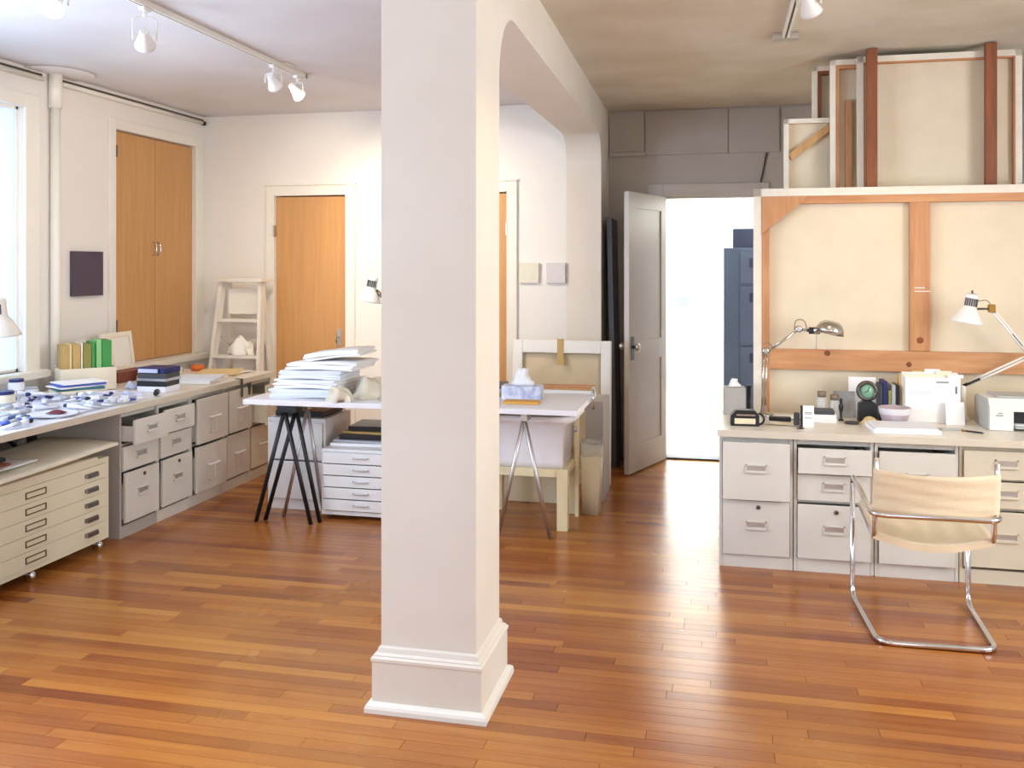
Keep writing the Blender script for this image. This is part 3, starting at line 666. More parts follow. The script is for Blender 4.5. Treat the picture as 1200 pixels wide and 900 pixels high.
for i, (mt, nm, y, h, th) in enumerate((('kraft_folder', 'kraft brown', -.135, .3, .02), ('manila', 'manila', -.105, .31, .008), ('kraft_folder', 'wide kraft', -.07, .305, .022), ('paper_cream', 'cream', -.038, .315, .006), ('olive_folder', 'olive', -.004, .305, .024), ('green_folder', 'thin green', .033, .315, .01), ('light_green', 'light green', .066, .33, .016), ('green_folder', 'dark green', .115, .325, .03))):
    tag(MB().box(-.09, .09, -th, th, 0, h - .006, .002).build('folder', mt, None, (FB[0] - y * math.sin(FA), FB[1] + y * math.cos(FA), Z0 + .0065), FA), '%s folder standing in the cream file box' % nm, 'folder', 'folders standing in the file box')
tag(box('wooden_case', 'red_brown', -4.28, -4.1, 5.66, 6.0, Z0, Z0 + .075, bev=.003), 'red-brown case carrying the white panel beside the file box', 'case')
wp = thing('framed_panel', 'white framed panel leaning on the wall above the red-brown case', 'panel', (-4.2, 5.82, Z0 + .0755), 0, rot=(0, math.radians(-8), 0))
MB().box(-.012, 0, -.17, .17, 0, .27, .004).build('panel', 'trim_white', wp)
m = MB()
for a, b, c, d in ((-.17, -.06, 0, .27), (.14, .17, 0, .27), (-.06, .14, .235, .27), (-.06, .14, 0, .025)): m.box(0, .008, a, b, c, d, .002)
m.build('frame', 'paper_cream', wp)
stack('video_box', ['white video case at the bottom of the dark stack', 'black video case second from bottom of the stack', 'dark video case in the middle of the stack', 'charcoal video case under the top one', 'navy video case with white label topmost in the stack'], ['paper_cool', 'black_plastic', 'tube_grey', 'dark_grey', 'navy'], -3.61, 5.4, Z0, .205, .17, [.036, .034, .018, .034, .034], [.0, .06, -.03, .04, -.06], 'video case', 'video cases stacked on the counter', jit=.008)
tag(box('video_label', 'tube_lavender', -3.69, -3.55, 5.296, 5.302, Z0 + .128, Z0 + .152), 'white title card clipped to the topmost video case', 'title card')
tag(MB().tube([(0, 0, .02), (.0, .09, .02)], [.014, .02], 12).build('lens_cap_tube', 'black_plastic', None, (-3.45, 5.13, Z0), .5), 'short black tube lying beside the video cases', 'tube')
stack('envelope_stack', ['thin cream papers piled behind the video cases', 'white papers topmost behind the video cases'], ['paper_cream', 'paper_white'], -3.95, 5.93, Z0, .22, .26, [.04, .035], [.1, .2], 'papers', 'papers behind the video cases')
stack('white_book', ['white hardback lying on the counter beside the video cases', 'white paper pad on the white hardback'], ['paper_white', 'paper_cool'], -3.63, 5.9, Z0, .32, .3, [.022, .01], [.1, .25], 'book', 'white book and pad on the counter')
stack('envelope', ['manila envelope lowest on the counter near the stepladder', 'cream envelope in the middle of the envelope pile', 'manila envelope topmost near the stepladder'], ['manila', 'paper_cream', 'manila'], -3.72, 6.34, Z0, .3, .36, [.006, .006, .008], [.2, -.1, .35], 'envelope', 'envelopes near the stepladder', bev=.001, jit=.02)
tag(MB().lathe([(.03, 0), (.05, 0), (.05, .045), (.03, .045), (.03, 0)], cap=False, seg=24).build('tape_roll', 'orange', None, (-4.0, 6.5, Z0)), 'orange roll of tape on the counter near the stepladder', 'tape roll')
tag(box('cardboard_flat', 'kraft_paper', -4.28, -4.06, 6.06, 6.4, Z0, Z0 + .02, bev=.001), 'flat kraft cardboard under the wardrobe sill', 'cardboard')
st = MB(); st.box(-.05, .0, -.012, .012, 0, .003); st.box(0, .003, -.012, .012, -.13, .003); tag(st.build('strap', 'black_plastic', None, (-3.386, 6.08, Z0), 0), 'short black strap hanging over the counter edge', 'strap')
tag(MB().prism([(0, 0), (.045, 0), (.022, -.09)], 0, .01, 0).build('corner_bracket', 'dark_metal', None, (-3.392, 6.17, .742)), 'small dark pointed bracket hanging below the counter edge', 'bracket')

# desk lamp by the window (shade enters the picture)
def bell_shade(par, M, r, mat, h=.16, name='shade'):
    s_ = MB().lathe([(r, 0), (r * .97, .012), (r * .62, h * .42), (r * .46, h * .52), (r * .42, h * .56), (r * .40, h), (r * .3, h + .012), (r * .28, h), (r * .38, h * .55), (r * .58, h * .40), (r * .94, .012), (r * .97, .0)], (0, 0, 0), 24, M).build(name, mat, par)
    for k in range(7):
        a = -PI / 2 + (k - 3) * .33
        q = MB().box(-.004, .004, -.002, .002, h * .62, h * .9); bmesh.ops.transform(q.bm, matrix=M @ Matrix.Rotation(a + PI / 2, 4, 'Z') @ Matrix.Translation((0, -r * .415, 0)), verts=q.bm.verts)
        q.build('vent_slot', 'dark_grey', s_)
    return s_
l1 = thing('desk_lamp', 'cream bell-shaded desk lamp standing by the window', 'lamp', (-3.93, 3.93, Z0))
MB().lathe([(.09, 0), (.09, .02), (.07, .028), (.015, .03)], seg=24).build('base', 'lamp_cream', l1)
MB().tube([(0, 0, .03), (0, -.1, .42)], .009, 8).build('arm', 'lamp_cream', l1); MB().tube([(0, -.1, .42), (.0, .42, .63)], .009, 8).build('arm', 'lamp_cream', l1)
bell_shade(l1, Matrix.Translation((0, .46, .43)) @ Matrix.Rotation(.1, 4, 'X'), .11, 'lamp_cream', .2)
MB().tube([(0, .42, .63), (0, .455, .62)], .014, 8).build('joint', 'dark_metal', l1)

# ================================================================= STEPLADDER
ld = thing('stepladder', 'paint-spattered white wooden stepladder by the orange door', 'stepladder', (-3.885, 6.95, 0))
def rail(par, p0, p1, w, d, nm, mat='lamp_cream'):
    p0, p1 = Vector(p0), Vector(p1); m = MB()
    m.loft([[(p[0] + a * w / 2, p[1] + b * d / 2, p[2]) for a, b in ((-1, -1), (1, -1), (1, 1), (-1, 1))] for p in (p0, p1)], True, True, False); return m.build(nm, mat, par)
for s in (-1, 1):
    rail(ld, (s * .255, -.18, 0), (s * .178, .03, 1.47), .028, .075, 'side_rail'); rail(ld, (s * .225, .24, 0), (s * .15, .09, 1.46), .03, .035, 'rear_leg')
MB().box(-.22, .22, -.06, .14, 1.47, 1.5, .004).build('top_step', 'lamp_cream', ld)
for z in (.28, .575, .87, 1.165):
    u = z / 1.47; hw = .255 + (.178 - .255) * u - .014; yc = -.18 + .21 * u
    MB().box(-hw, hw, yc - .055, yc + .06, z - .024, z, .002).build('step', 'lamp_cream', ld)
MB().box(-.14, .14, .06, .075, 1.2, 1.41, .002).build('rear_panel', 'trim_white', ld)
MB().box(-.19, .19, .13, .15, .95, .99).build('rear_brace', 'lamp_cream', ld)
for s in (-1, 1): MB().tube([(s * .19, .02, 1.02), (s * .1, .08, .9)], .006, 6).build('spreader', 'steel', ld)
lump('hanging_rag', 'white cloth bundled on a stepladder rung', 'cloth', 'trim_white', (-3.87, 6.94, .8712), .1, .045, .16, 9)

# ================================================================= CENTRE TABLE
tb = thing('trestle_table', 'long white table top on black and chrome trestles', 'table', (-1.87, 5.68, 0))
MB().box(-1.06, 1.06, -.41, .41, .732, .765, .003).build('top', 'table_white', tb)
for x, y, mt in ((.97, .17, 'cream_wood'), (-1.0, .36, 'cream_wood')): MB().box(x - .012, x + .012, y - .02, y + .02, 0, .732).build('leg', mt, tb)
def trestle(label, x, y, frames, mat, r, bar, top=.731):
    t = thing('trestle', label, 'trestle', (x, y, 0), group='trestles under the long white table')
    MB().box(*bar, top - .045, top, .004).build('crossbar', mat, t)
    for (ax, ay), feet in frames:
        for fx, fy in feet: MB().tube([(ax, ay, top - .03), (fx, fy, 0)], r, 10).build('leg', mat, t)
    return t
trestle('black trestle with splayed round legs under the long white table', -2.645, 5.33, [((-.02, -.02), ((-.2, -.045), (.165, -.035))), ((.035, .03), ((-.16, .0), (.2, .02)))], 'black_paint', .0135, (-.06, .07, -.045, .05))
trestle('slim steel trestle beside the black one under the long table', -2.58, 5.46, [((0, 0), ((-.14, -.05), (.07, .09)))], 'steel', .0115, (-.02, .02, -.03, .03))
trestle('slim steel trestle in front of the white tub', -1.13, 5.33, [((-.005, .0), ((-.165, .0), (.15, .0)))], 'steel', .0125, (-.02, .02, -.03, .08))

file_cabinet('filing_cabinet', 'white two-drawer filing cabinet behind the black trestle', 'cabinet', (-2.93, 5.6, 0), 0, .41, .42, .60, [(.07, .32, 0, None, False), (.33, .575, 0, None, False)], 'cabinet_white')
tag(box('letter_tray', 'black_plastic', -2.9, -2.56, 5.65, 5.98, .601, .64, bev=.004), 'black tray lying on the white filing cabinet under the table', 'tray')
dc = file_cabinet('drawer_unit', 'low white five-drawer unit on castors under the table', 'cabinet', (-2.47, 5.43, .03), 0, .44, .5, .415, [(.03 + i * .074, .03 + i * .074 + .071, .0, 'bar', False) for i in range(5)], 'cabinet_white', plinth=.025)
for x in (.04, .4):
    for y in (.04, .46): MB().lathe([(.004, -.008), (.0145, -.008), (.0145, .008), (.004, .008)], (x, y, -.0148), 12, Matrix.Rotation(PI / 2, 4, 'Y')).build('castor', 'dark_metal', dc)
z = .4465
for i, (nm, lb, mt, h) in enumerate((('paper_pile', 'white papers on the low drawer unit', 'paper_white', .02), ('plastic_sleeve', 'grey glossy sleeves on the low drawer unit', 'tube_grey', .012), ('document_tray', 'wide black tray on the low drawer unit', 'black_plastic', .03), ('cardboard_piece', 'tan cardboard piece on the black tray', 'kraft_folder', .014), ('black_folder', 'black folder topmost on the low drawer unit', 'black_plastic', .03))):
    tag(MB().box(-.21 + .02 * i, .23, -.2 + .03 * i, .2, 0, h, .003).build(nm, mt, None, (-2.25, 5.72, z), .06 * (-1) ** i), lb, 'stationery', 'things piled on the low drawer unit'); z += h + .0008

# papers on the table
random.seed(21)
zt = .7656
def packet(lb, mat, x, y, w, d, h, rz, z, name='paper_packet', tilt=0):
    t = MB(); n = max(2, int(h / .012))
    for i in range(n):
        a, b = random.uniform(-.014, .014), random.uniform(-.012, .012); zz = h * i / n
        t.sheet(-w / 2 + a, w / 2 + a, -d / 2 + b, d / 2 + b, (lambda zz, ph: lambda u, v: zz + .004 * math.sin(u * 5 + ph) + tilt * u)(zz, random.uniform(0, 6)), h / n * .96, 6, 3)
    return tag(t.build(name, mat, None, (x, y, z), rz), lb, 'papers', 'paper packets piled on the long table')
packet('bluish-white paper packet lowest on the long table', 'paper_cool', -2.575, 5.57, .44, .4, .05, .02, zt + .004)
packet('white paper packet second from the table top', 'paper_white', -2.565, 5.59, .42, .38, .05, -.05, zt + .062)
packet('cool white paper packet third up in the pile', 'paper_cool', -2.55, 5.6, .41, .38, .05, .06, zt + .12)
packet('white paper packet below the top one on the long table', 'paper_white', -2.47, 5.6, .46, .36, .045, -.03, zt + .178)
packet('white paper packet topmost on the long table, tilted', 'paper_white', -2.42, 5.62, .36, .34, .04, .05, zt + .232, tilt=.035)
lump('wrapping_tissue', 'crumpled cream tissue wrap at the right of the paper pile', 'wrapping', 'tissue_wrap', (-2.2, 5.58, zt), .1, .15, .17, 31, k=.09)
lump('wrapping_tissue', 'taller crumpled cream tissue wrap beside the flat mat board', 'wrapping', 'tissue_wrap', (-1.96, 5.72, zt), .1, .14, .26, 33, k=.08)
lump('wrapping_tissue', 'small beige tissue ball before the paper packets', 'wrapping', 'tissue_wrap', (-2.3, 5.302, zt), .075, .03, .125, 32, k=.06)
tag(box('white_card', 'paper_white', -2.0, -1.75, 5.3, 5.48, zt, zt + .03, bev=.002), 'white mat board lying flat in front of the crumpled tissue', 'mat board')
l2 = thing('clamp_lamp', 'white bell-shaded clamp lamp rising behind the long table', 'lamp', (-2.10, 6.125, .766))
MB().box(-.02, .02, -.03, .03, -.06, .03, .004).build('clamp', 'dark_metal', l2)
MB().tube([(0, 0, .03), (.05, 0, .4)], .008, 8).build('arm', 'white_enamel', l2); MB().tube([(.05, 0, .4), (-.2, 0, .6)], .008, 8).build('arm', 'white_enamel', l2)
bell_shade(l2, Matrix.Translation((-.325, 0, .585)) @ Matrix.Rotation(.2, 4, 'Y'), .085, 'white_enamel', .17)
MB().tube([(-.2, 0, .6), (-.27, 0, .66)], .016, 8).build('joint', 'dark_metal', l2)

# right half of the table
tx = thing('tissue_box', 'blue-patterned white tissue box on the long table', 'tissue box', (-1.22, 5.68, zt), .03)
MB().box(-.125, .125, -.06, .06, 0, .085, .003).build('box', 'flower_box', tx)
def tissue(par, x, z, s, h):
    random.seed(3); rings = []
    for i in range(6):
        u = i / 5; r = s * (1 - .55 * u) * (1 + .12 * math.sin(i * 2))
        rings.append([(x + r * math.cos(2 * PI * k / 14) * (1.2 + .3 * math.sin(k * 3 + i)), r * .55 * math.sin(2 * PI * k / 14) * (1 + .4 * math.sin(k * 5)), z + h * u * (1 + .12 * math.sin(k * 2.3))) for k in range(14)])
    MB().loft(rings).build('tissue', 'paper_white', par)
tissue(tx, 0, .086, .055, .1)
tag(MB().box(-.11, .11, -.06, .06, 0, .014, .002).build('writing_pad', 'yellow_pad', None, (-1.185, 5.5, zt), .05), 'orange-yellow pad lying before the tissue box', 'pad')
tag(MB().box(-.32, .32, -.3, .3, 0, .004).build('glass_sheet', 'counter_laminate', None, (-1.16, 5.8, .7484)), 'pale cutting board covering the right table end', 'board') if False else None
stack('magazine', ['dark magazine lowest in the pile left of the tissue box', 'white magazine in the pile left of the tissue box', 'grey magazine topmost left of the tissue box'], ['olive_folder', 'paper_white', 'dark_grey'], -1.48, 5.86, zt, .24, .3, [.03, .02, .012], [.1, -.1, .2], 'magazine', 'magazines behind the pillar on the long table')
z = stack('wood_strip', ['white board lowest on the low shelf beside the kraft panel', 'pale pine strip on the white board beside the kraft panel', 'brown pine strip topmost beside the kraft panel'], ['paper_white', 'pale_wood', 'stretcher_wood_x'], -.99, 6.02, zt, .36, .1, [.022, .014, .012], [.05, -.02, .08], 'wood strip', 'strips lying on the table back edge')
cl = thing('bar_clamp', 'small steel clamp gripping the table end', 'clamp', (-.803, 5.85, .716))
MB().tube([(.006, 0, -.03), (.006, 0, .1)], .01, 10).build('screw', 'chrome', cl); MB().box(-.03, .016, -.012, .012, .0495, .06).build('jaw', 'steel', cl); MB().box(.0, .016, -.02, .02, .1, .115).build('handle', 'steel', cl)

tu = thing('utility_tub', 'deep white utility tub with rolled rim on a cream stand', 'tub', (-1.185, 5.72, 0))
def rr(w, d, r, z, n=5):
    out = []
    for sx, sy, a0 in ((1, 1, 0), (-1, 1, PI / 2), (-1, -1, PI), (1, -1, 1.5 * PI)):
        for i in range(n + 1):
            a = a0 + PI / 2 * i / n; out.append((sx * (w - r) + r * math.cos(a), sy * (d - r) + r * math.sin(a), z))
    return out
MB().loft([rr(.245, .2, .012, .37), rr(.25, .21, .012, .41), rr(.252, .215, .014, .63), rr(.318, .262, .1, .655), rr(.33, .275, .12, .668), rr(.325, .27, .12, .69), rr(.31, .255, .1, .695), rr(.262, .212, .03, .66), rr(.25, .2, .02, .40)]).build('basin', 'tub_white', tu)
for sx in (-1, 1):
    for sy in (-1, 1): MB().box(sx * .25 - .033, sx * .25 + .033, sy * .2 - .033, sy * .2 + .033, 0, .37, .003).build('leg', 'cream_wood', tu)
for x0, x1, y0, y1 in ((-.217, .217, -.22, -.19), (-.217, .217, .19, .22), (-.27, -.24, -.167, .167), (.24, .27, -.167, .167)): MB().box(x0, x1, y0, y1, .32, .369, .002).build('apron', 'cream_wood', tu)
MB().lathe([(.006, 0), (.018, .004), (.02, .02), (.012, .026)], (.272, .05, .57), 12, Matrix.Rotation(PI / 2, 4, 'Y')).build('knob', 'steel', tu)
tag(box('cream_panel', 'cream_bin', -1.45, -.96, 6.12, 6.14, .003, .42), 'cream board standing behind the tub legs', 'board')
bn = thing('waste_bin', 'cream waste bin with plastic liner beside the table', 'bin', (-.82, 5.96, 0))
MB().loft([rr(.055, .06, .008, 0), rr(.068, .075, .008, .43), rr(.064, .071, .008, .43), rr(.05, .055, .008, .012)]).build('bin', 'cream_bin', bn)
ring = lambda e, z, k: [(x * e, y * e, z + .012 * math.sin(i * k)) for i, (x, y, _) in enumerate(rr(.068, .075, .02, 0))]
MB().loft([ring(1.04, .38, 2.1), ring(1.08, .43, 1.7), ring(1.02, .46, 1.3), ring(.9, .45, 1.1), ring(.8, .36, 1.3)], False).build('liner', 'clear_plastic', bn)
fp = thing('kraft_panel', 'white-bordered stretched panel lined with kraft paper against the pilaster', 'panel', (-1.157, 6.72, 0), rot=(math.radians(-3.5), 0, 0))
for x0, x1, z0, z1 in ((-.37, -.295, 0, 1.05), (.295, .37, 0, 1.05), (-.295, .295, .955, 1.05), (-.295, .295, 0, .1)): MB().box(x0, x1, -.03, .03, z0, z1, .006).build('border', 'trim_white', fp)
MB().sheet(-.295, .295, .1, .955, lambda u, v: .006 * math.sin(u * 9 + v * 4) * math.sin(v * 13), .006, 18, 18).build('kraft_sheet', 'kraft_paper', fp, (0, .01, 0), rot=(PI / 2, 0, 0))
MB().box(-.03, .018, -.034, -.0305, .87, 1.06).build('tape', 'masking_tape', fp)
tag(box('white_slab', 'cabinet_side_grey', -.9, -.78, 6.24, 6.6, 0, .68, bev=.004), 'grey-white box standing between bin and kraft panel', 'box')

# ================================================================= RIGHT CABINETS AND COUNTER
GR = 'filing cabinets under the canvas-side counter'
YC = 5.05
file_cabinet('filing_cabinet', 'grey two-drawer filing cabinet at the doorway end of the counter', 'cabinet', (-.01, YC, 0), 0, .378, .62, .70, [(.07, .362, .0, 'cup', True), (.368, .675, .035, 'cup', False)], group=GR)
file_cabinet('drawer_pedestal', 'grey three-drawer pedestal with the top drawer ajar', 'cabinet', (.372, YC, 0), 0, .396, .62, .70, [(.075, .36, .012, 'cup', True), (.375, .515, .0, 'cup', False), (.525, .66, .05, 'cup', False)], group=GR)
file_cabinet('filing_cabinet', 'grey two-drawer filing cabinet behind the tubular chair', 'cabinet', (.772, YC, 0), 0, .40, .62, .70, [(.075, .36, .012, 'cup', True), (.37, .655, .02, 'cup', False)], group=GR)
file_cabinet('drawer_pedestal', 'beige three-drawer pedestal at the printer end of the counter', 'cabinet', (1.176, YC, 0), 0, .43, .62, .70, [(.085, .37, .0, 'cup', False), (.385, .52, .0, 'cup', False), (.53, .675, .0, 'cup', False)], 'cabinet_beige', group=GR)
file_cabinet('filing_cabinet', 'beige two-drawer filing cabinet past the printer', 'cabinet', (1.61, YC, 0), 0, .4, .62, .70, [(.075, .36, .0, 'cup', True), (.37, .655, .0, 'cup', False)], 'cabinet_beige', group=GR)
cr_ = thing('counter_top', 'pale worktop below the big stretched canvas', 'worktop', (1.0, 5.33, .7006))
MB().box(-1.02, 1.05, -.33, .33, 0, .034, .003).build('top', 'counter_laminate', cr_)
MB().box(-1.02, 1.05, -.335, -.33, -.002, .035, .002).build('edge_strip', 'counter_edge', cr_)
ZR = .7351

# --- big canvas, rack and upper canvases
def canvas(name, label, loc, w, h, bars, lean, bw=.06, th=.04, wood_='stretcher_wood', rz=0., edge='canvas_edge', f=.032):
    """back of a stretched canvas facing -y: bars (name, x0,x1,z0,z1)"""
    t = thing(name, label, 'canvas', loc, rot=(math.radians(-lean), 0, rz))
    m = MB(); m.box(0, w, th - .003, th, 0, h); m.box(0, .004, -.002, th, 0, h); m.box(w - .004, w, -.002, th, 0, h); m.box(0, w, -.002, th, h - .004, h)
    m.build('canvas', 'raw_canvas', t)
    q = MB()
    q.box(0, f, -.004, -.002, 0, h); q.box(w - f, w, -.004, -.002, 0, h); q.box(0, w, -.004, -.002, h - f, h); q.box(0, w, -.004, -.002, 0, f)
    q.build('folded_edge', edge, t)
    for x0, x1, z0, z1 in ((.005, bw, .005, h - .005), (w - bw, w - .005, .005, h - .005), (bw, w - bw, h - bw, h - .005), (bw, w - bw, .005, bw)):
        MB().box(x0, x1, 0, th - .006, z0, z1, .002).build('stretcher_bar', wood_ if z1 - z0 > x1 - x0 else (wood_ + '_x' if wood_ == 'stretcher_wood' else wood_), t)
    for x0, x1, z0, z1 in bars:
        MB().box(x0, x1, .004, th - .008, z0, z1, .002).build('cross_bar', wood_ if z1 - z0 > x1 - x0 else (wood_ + '_x' if wood_ == 'stretcher_wood' else wood_), t)
    return t
BH = 2.06
big = canvas('stretched_canvas', 'huge raw canvas seen from behind with orange stretcher bars over the counter', (.19, 5.69, .003), 1.8, BH, [(.075, 1.72, .985, 1.105), (.875, .985, 1.107, BH - .065), (.875, .985, .065, .983)], .6, .092, .045, f=.046)
for pts in ([(.048, BH - .27), (.048, BH - .048), (.32, BH - .048)], [(1.752, BH - .27), (1.752, BH - .048), (1.48, BH - .048)]):
    MB().prism(pts, -.01, .0, 1).build('corner_gusset', 'stretcher_wood', big)
for x, z, r in ((.93, 1.17, .018), (.42, 1.085, .016), (.87, 1.03, .014)):
    MB().lathe([(r, 0), (r, .003), (r * .4, .004)], (x, .004 if z > 1.107 else .004, z), 12, Matrix.Rotation(PI / 2, 4, 'X')).build('knot', 'post_wood', big)
for z in (1.47, 1.45): MB().box(.9, .955 if z > 1.46 else .985, -.0, .004, z, z + .005).build('staple', 'paper_white', big)
rk = thing('storage_rack', 'dark wooden posts of the canvas rack reaching the ceiling', 'rack', (1.2, 5.83, 0))
for x in (-.325, .325):
    for y, lo in ((0, 0), (.66, 0)): MB().box(x - .03, x + .03, y - .022, y + .022, lo, 2.893 if y == 0 else 2.4, .002).build('post', 'post_wood', rk)
for z in (.2, 1.3):
    for y in (.044, .616): MB().box(-.95, .7, y - .02, y + .02, z - .09, z - .002).build('rail', 'post_wood', rk)
    MB().box(-.95, .7, .026, .64, z, z + .018).build('shelf', 'pale_wood', rk)
zs = 1.3195
canvas('stretched_canvas', 'large pale canvas turned backwards behind the two rack posts', (.80, 5.868, zs), .905, 2.862 - zs, [], .4, .045, f=.036)
canvas('stretched_canvas', 'narrow-showing canvas with wooden bars beside the large rack canvas', (.655, 5.962, zs), .8, 2.868 - zs, [(.09, .13, .01, 1.3)], .3, .055)
canvas('stretched_canvas', 'dark-shaded canvas standing furthest back in the rack', (.56, 6.08, zs), .8, 2.86 - zs, [], .2, .055, wood_='post_wood')
u4 = canvas('stretched_canvas', 'small pale-framed canvas with a diagonal brace in the rack', (.385, 6.03, zs), .36, 2.525 - zs, [], .2, .03, .035, 'pale_wood', f=.03)
q = MB(); q.box(-.155, .155, .003, .02, -.022, .022, M=Matrix.Translation((.16, 0, 2.38 - zs)) @ Matrix.Rotation(math.radians(-38), 4, 'Y')); q.build('diagonal_brace', 'pale_wood', u4)

# --- things on the right counter
tc_ = thing('tissue_cube', 'grey cube tissue box at the doorway end of the counter', 'tissue box', (.075, 5.585, ZR), .05)
MB().box(-.062, .062, -.062, .062, 0, .155, .003).build('box', 'grey_card', tc_); tissue(tc_, 0, .156, .028, .045)
tag(MB().lathe([(.02, 0), (.022, .006), (.012, .01), (.012, .15), (.016, .155), (.016, .165)], seg=14).build('black_bottle', 'black_plastic', None, (.160, 5.60, ZR)), 'slim black stand beside the grey tissue cube', 'stand')
td = thing('tape_dispenser', 'black desk tape dispenser with a cream roll', 'tape dispenser', (.125, 5.17, ZR), .04)
MB().prism([(-.075, 0), (.075, 0), (.075, .06), (.05, .085), (-.045, .085), (-.075, .055)], -.03, .03, 1).build('body', 'black_plastic', td)
MB().box(-.055, .055, -.034, -.0305, .012, .042, .002).build('cream_panel', 'cream_bin', td); MB().box(-.045, .055, -.034, -.0305, .056, .064).build('chrome_strip', 'chrome', td)
MB().tube(arc((.075, 0, .035), .028, -PI / 2, PI / 2, 8, (0, 2)), .006, 8).build('loop', 'black_plastic', td)
tag(box('stapler', 'black_plastic', .26, .38, 5.33, 5.355, ZR, ZR + .028, bev=.006), 'black stapler lying behind the tape dispenser', 'stapler')
tag(MB().sheet(-.1, .1, -.06, .06, wavy(.006, .01, .008), .002).build('crumpled_paper', 'paper_white', None, (.42, 5.46, ZR), .3), 'creased white note lying by the silver lamp', 'paper')
tag(MB().sheet(-.09, .09, -.05, .05, wavy(.004, .01, .004), .001).build('receipt', 'paper_cream', None, (.33, 5.24, ZR), -.2), 'cream receipt lying beside the tape dispenser', 'paper')
lp = thing('desk_lamp', 'silver architect desk lamp with domed shade and pull chain', 'lamp', (.24, 5.52, ZR))
MB().lathe([(.055, 0), (.055, .012), (.02, .02), (.014, .06), (.006, .062)], seg=20).build('base', 'aluminium', lp)
for dx in (-.009, .009):
    MB().tube([(dx, 0, .05), (.012 + dx, 0, .375)], .0055, 8).build('arm', 'aluminium', lp); MB().tube([(.02 + dx, 0, .37 + dx), (.19 + dx, 0, .50 + dx)], .0055, 8).build('arm', 'aluminium', lp)
for c in ((.012, 0, .375), (.195, 0, .505)): MB().lathe([(.02, -.012), (.02, .012), (.012, .015)], c, 14, Matrix.Rotation(PI / 2, 4, 'X')).build('joint', 'aluminium', lp)
MB().tube(rounded([(-.005, -.012, .34), (-.012, -.012, .41), (.03, -.012, .43), (.05, -.012, .39)], .03, 5), .0028, 6).build('cable', 'leather_cord', lp)
MB().tube(rounded([(.17, -.012, .5), (.175, -.012, .56), (.225, -.012, .56), (.24, -.012, .5)], .03, 5), .0028, 6).build('cable', 'leather_cord', lp)
MB().tube([(.2, 0, .505), (.25, 0, .497)], .008, 8).build('neck', 'aluminium', lp); MB().tube([(.25, 0, .497), (.275, 0, .497)], .02, 12).build('switch_housing', 'black_plastic', lp)
MB().tube([(.275, 0, .498), (.31, 0, .498)], .022, 14).build('socket', 'aluminium', lp)
MB().lathe([(.012, .055), (.04, .052), (.062, .036), (.076, .01), (.08, -.02), (.077, -.02), (.072, .01), (.058, .032), (.035, .046), (.012, .05)], (.365, 0, .5), 24, Matrix.Rotation(math.radians(12), 4, 'Y')).build('shade', 'aluminium', lp)
MB().tube([(.29, -.01, .48), (.288, -.012, .39)], .0022, 6).build('pull_chain', 'steel', lp)
cb_ = thing('card_box', 'white card with grey print standing on the counter', 'card', (.455, 5.19, ZR), .1)
MB().box(-.028, .03, -.012, .012, 0, .115, .001).build('card', 'paper_white', cb_)
for z in (.07, .078, .048): MB().box(-.018, .02, -.0128, -.0122, z, z + .004).build('print_line', 'print_grey', cb_)
MB().box(-.036, -.028, -.012, .012, 0, .115).build('spine', 'black_plastic', cb_)
tag(box('film_canister', 'dark_grey', .385, .415, 5.2, 5.24, ZR, ZR + .07, bev=.004), 'small dark grey canister beside the white card', 'canister')
kc = thing('key_bunch', 'small bunch of dark keys in front of the white card', 'keys', (.41, 5.12, ZR))
for i in range(4): MB().box(-.02, .02, -.006, .006, .0 + i * .0025, .002 + i * .0025, M=Matrix.Rotation(i * .8, 4, 'Z')).build('key', 'dark_metal', kc)
tag(box('white_carton', 'paper_white', .50, .62, 5.34, 5.45, ZR, ZR + .045, bev=.002), 'small flat white carton carrying a dark slide box', 'carton')
tag(box('slide_box', 'dark_grey', .505, .61, 5.345, 5.445, ZR + .0455, ZR + .068, bev=.002), 'dark slide box on the small white carton', 'box')
for i, (x, y, h, lb) in enumerate(((.56, 5.52, .15, 'tall glass jar with brown cap behind the white carton'), (.63, 5.53, .13, 'shorter glass jar with brown cap behind the white carton'))):
    t = thing('glass_jar', lb, 'jar', (x, y, ZR)); MB().lathe([(.026, 0), (.03, .006), (.03, h * .7), (.02, h * .82)], seg=16).build('glass', 'clear_plastic', t); MB().lathe([(.024, h * .8), (.024, h), (.02, h + .002)], seg=16).build('cap', 'leather_cord', t)
tag(MB().box(-.06, .06, 0, .003, 0, .15).build('photo_postcard', 'photo_print', None, (.69, 5.56, ZR), rot=(math.radians(-8), 0, .05)), 'postcard photograph propped behind the glass jars', 'postcard')
fg = thing('figurine', 'small dark standing figurine before the postcard', 'figurine', (.655, 5.44, ZR))
MB().lathe([(.016, 0), (.014, .006), (.006, .012), (.007, .05), (.012, .065), (.013, .085), (.006, .1), (.009, .108), (.008, .122), (.002, .126)], seg=12).build('figure', 'black_paint', fg)
tag(MB().box(-.075, .075, 0, .012, 0, .23, .003).build('white_tablet', 'paper_white', None, (.79, 5.585, ZR), rot=(math.radians(-4), 0, 0)), 'white panel propped upright behind the round clock', 'panel')
ck = thing('desk_clock', 'round pale green faced clock on a black block stand', 'clock', (.795, 5.46, ZR))
MB().prism([(-.05, 0), (.05, 0), (.046, .1), (.02, .115), (-.02, .115), (-.046, .1)], -.025, .025, 1).build('stand', 'black_plastic', ck)
R90 = Matrix.Rotation(PI / 2, 4, 'X')
MB().lathe([(.05, -.018), (.057, -.012), (.057, .015), (.05, .02), (.04, .02), (.04, .012)], (0, 0, .168), 28, R90).build('bezel', 'dark_metal', ck)
MB().lathe([(.04, .0), (.04, .013), (.002, .0135)], (0, 0, .168), 28, R90).build('face', 'green_glass', ck)
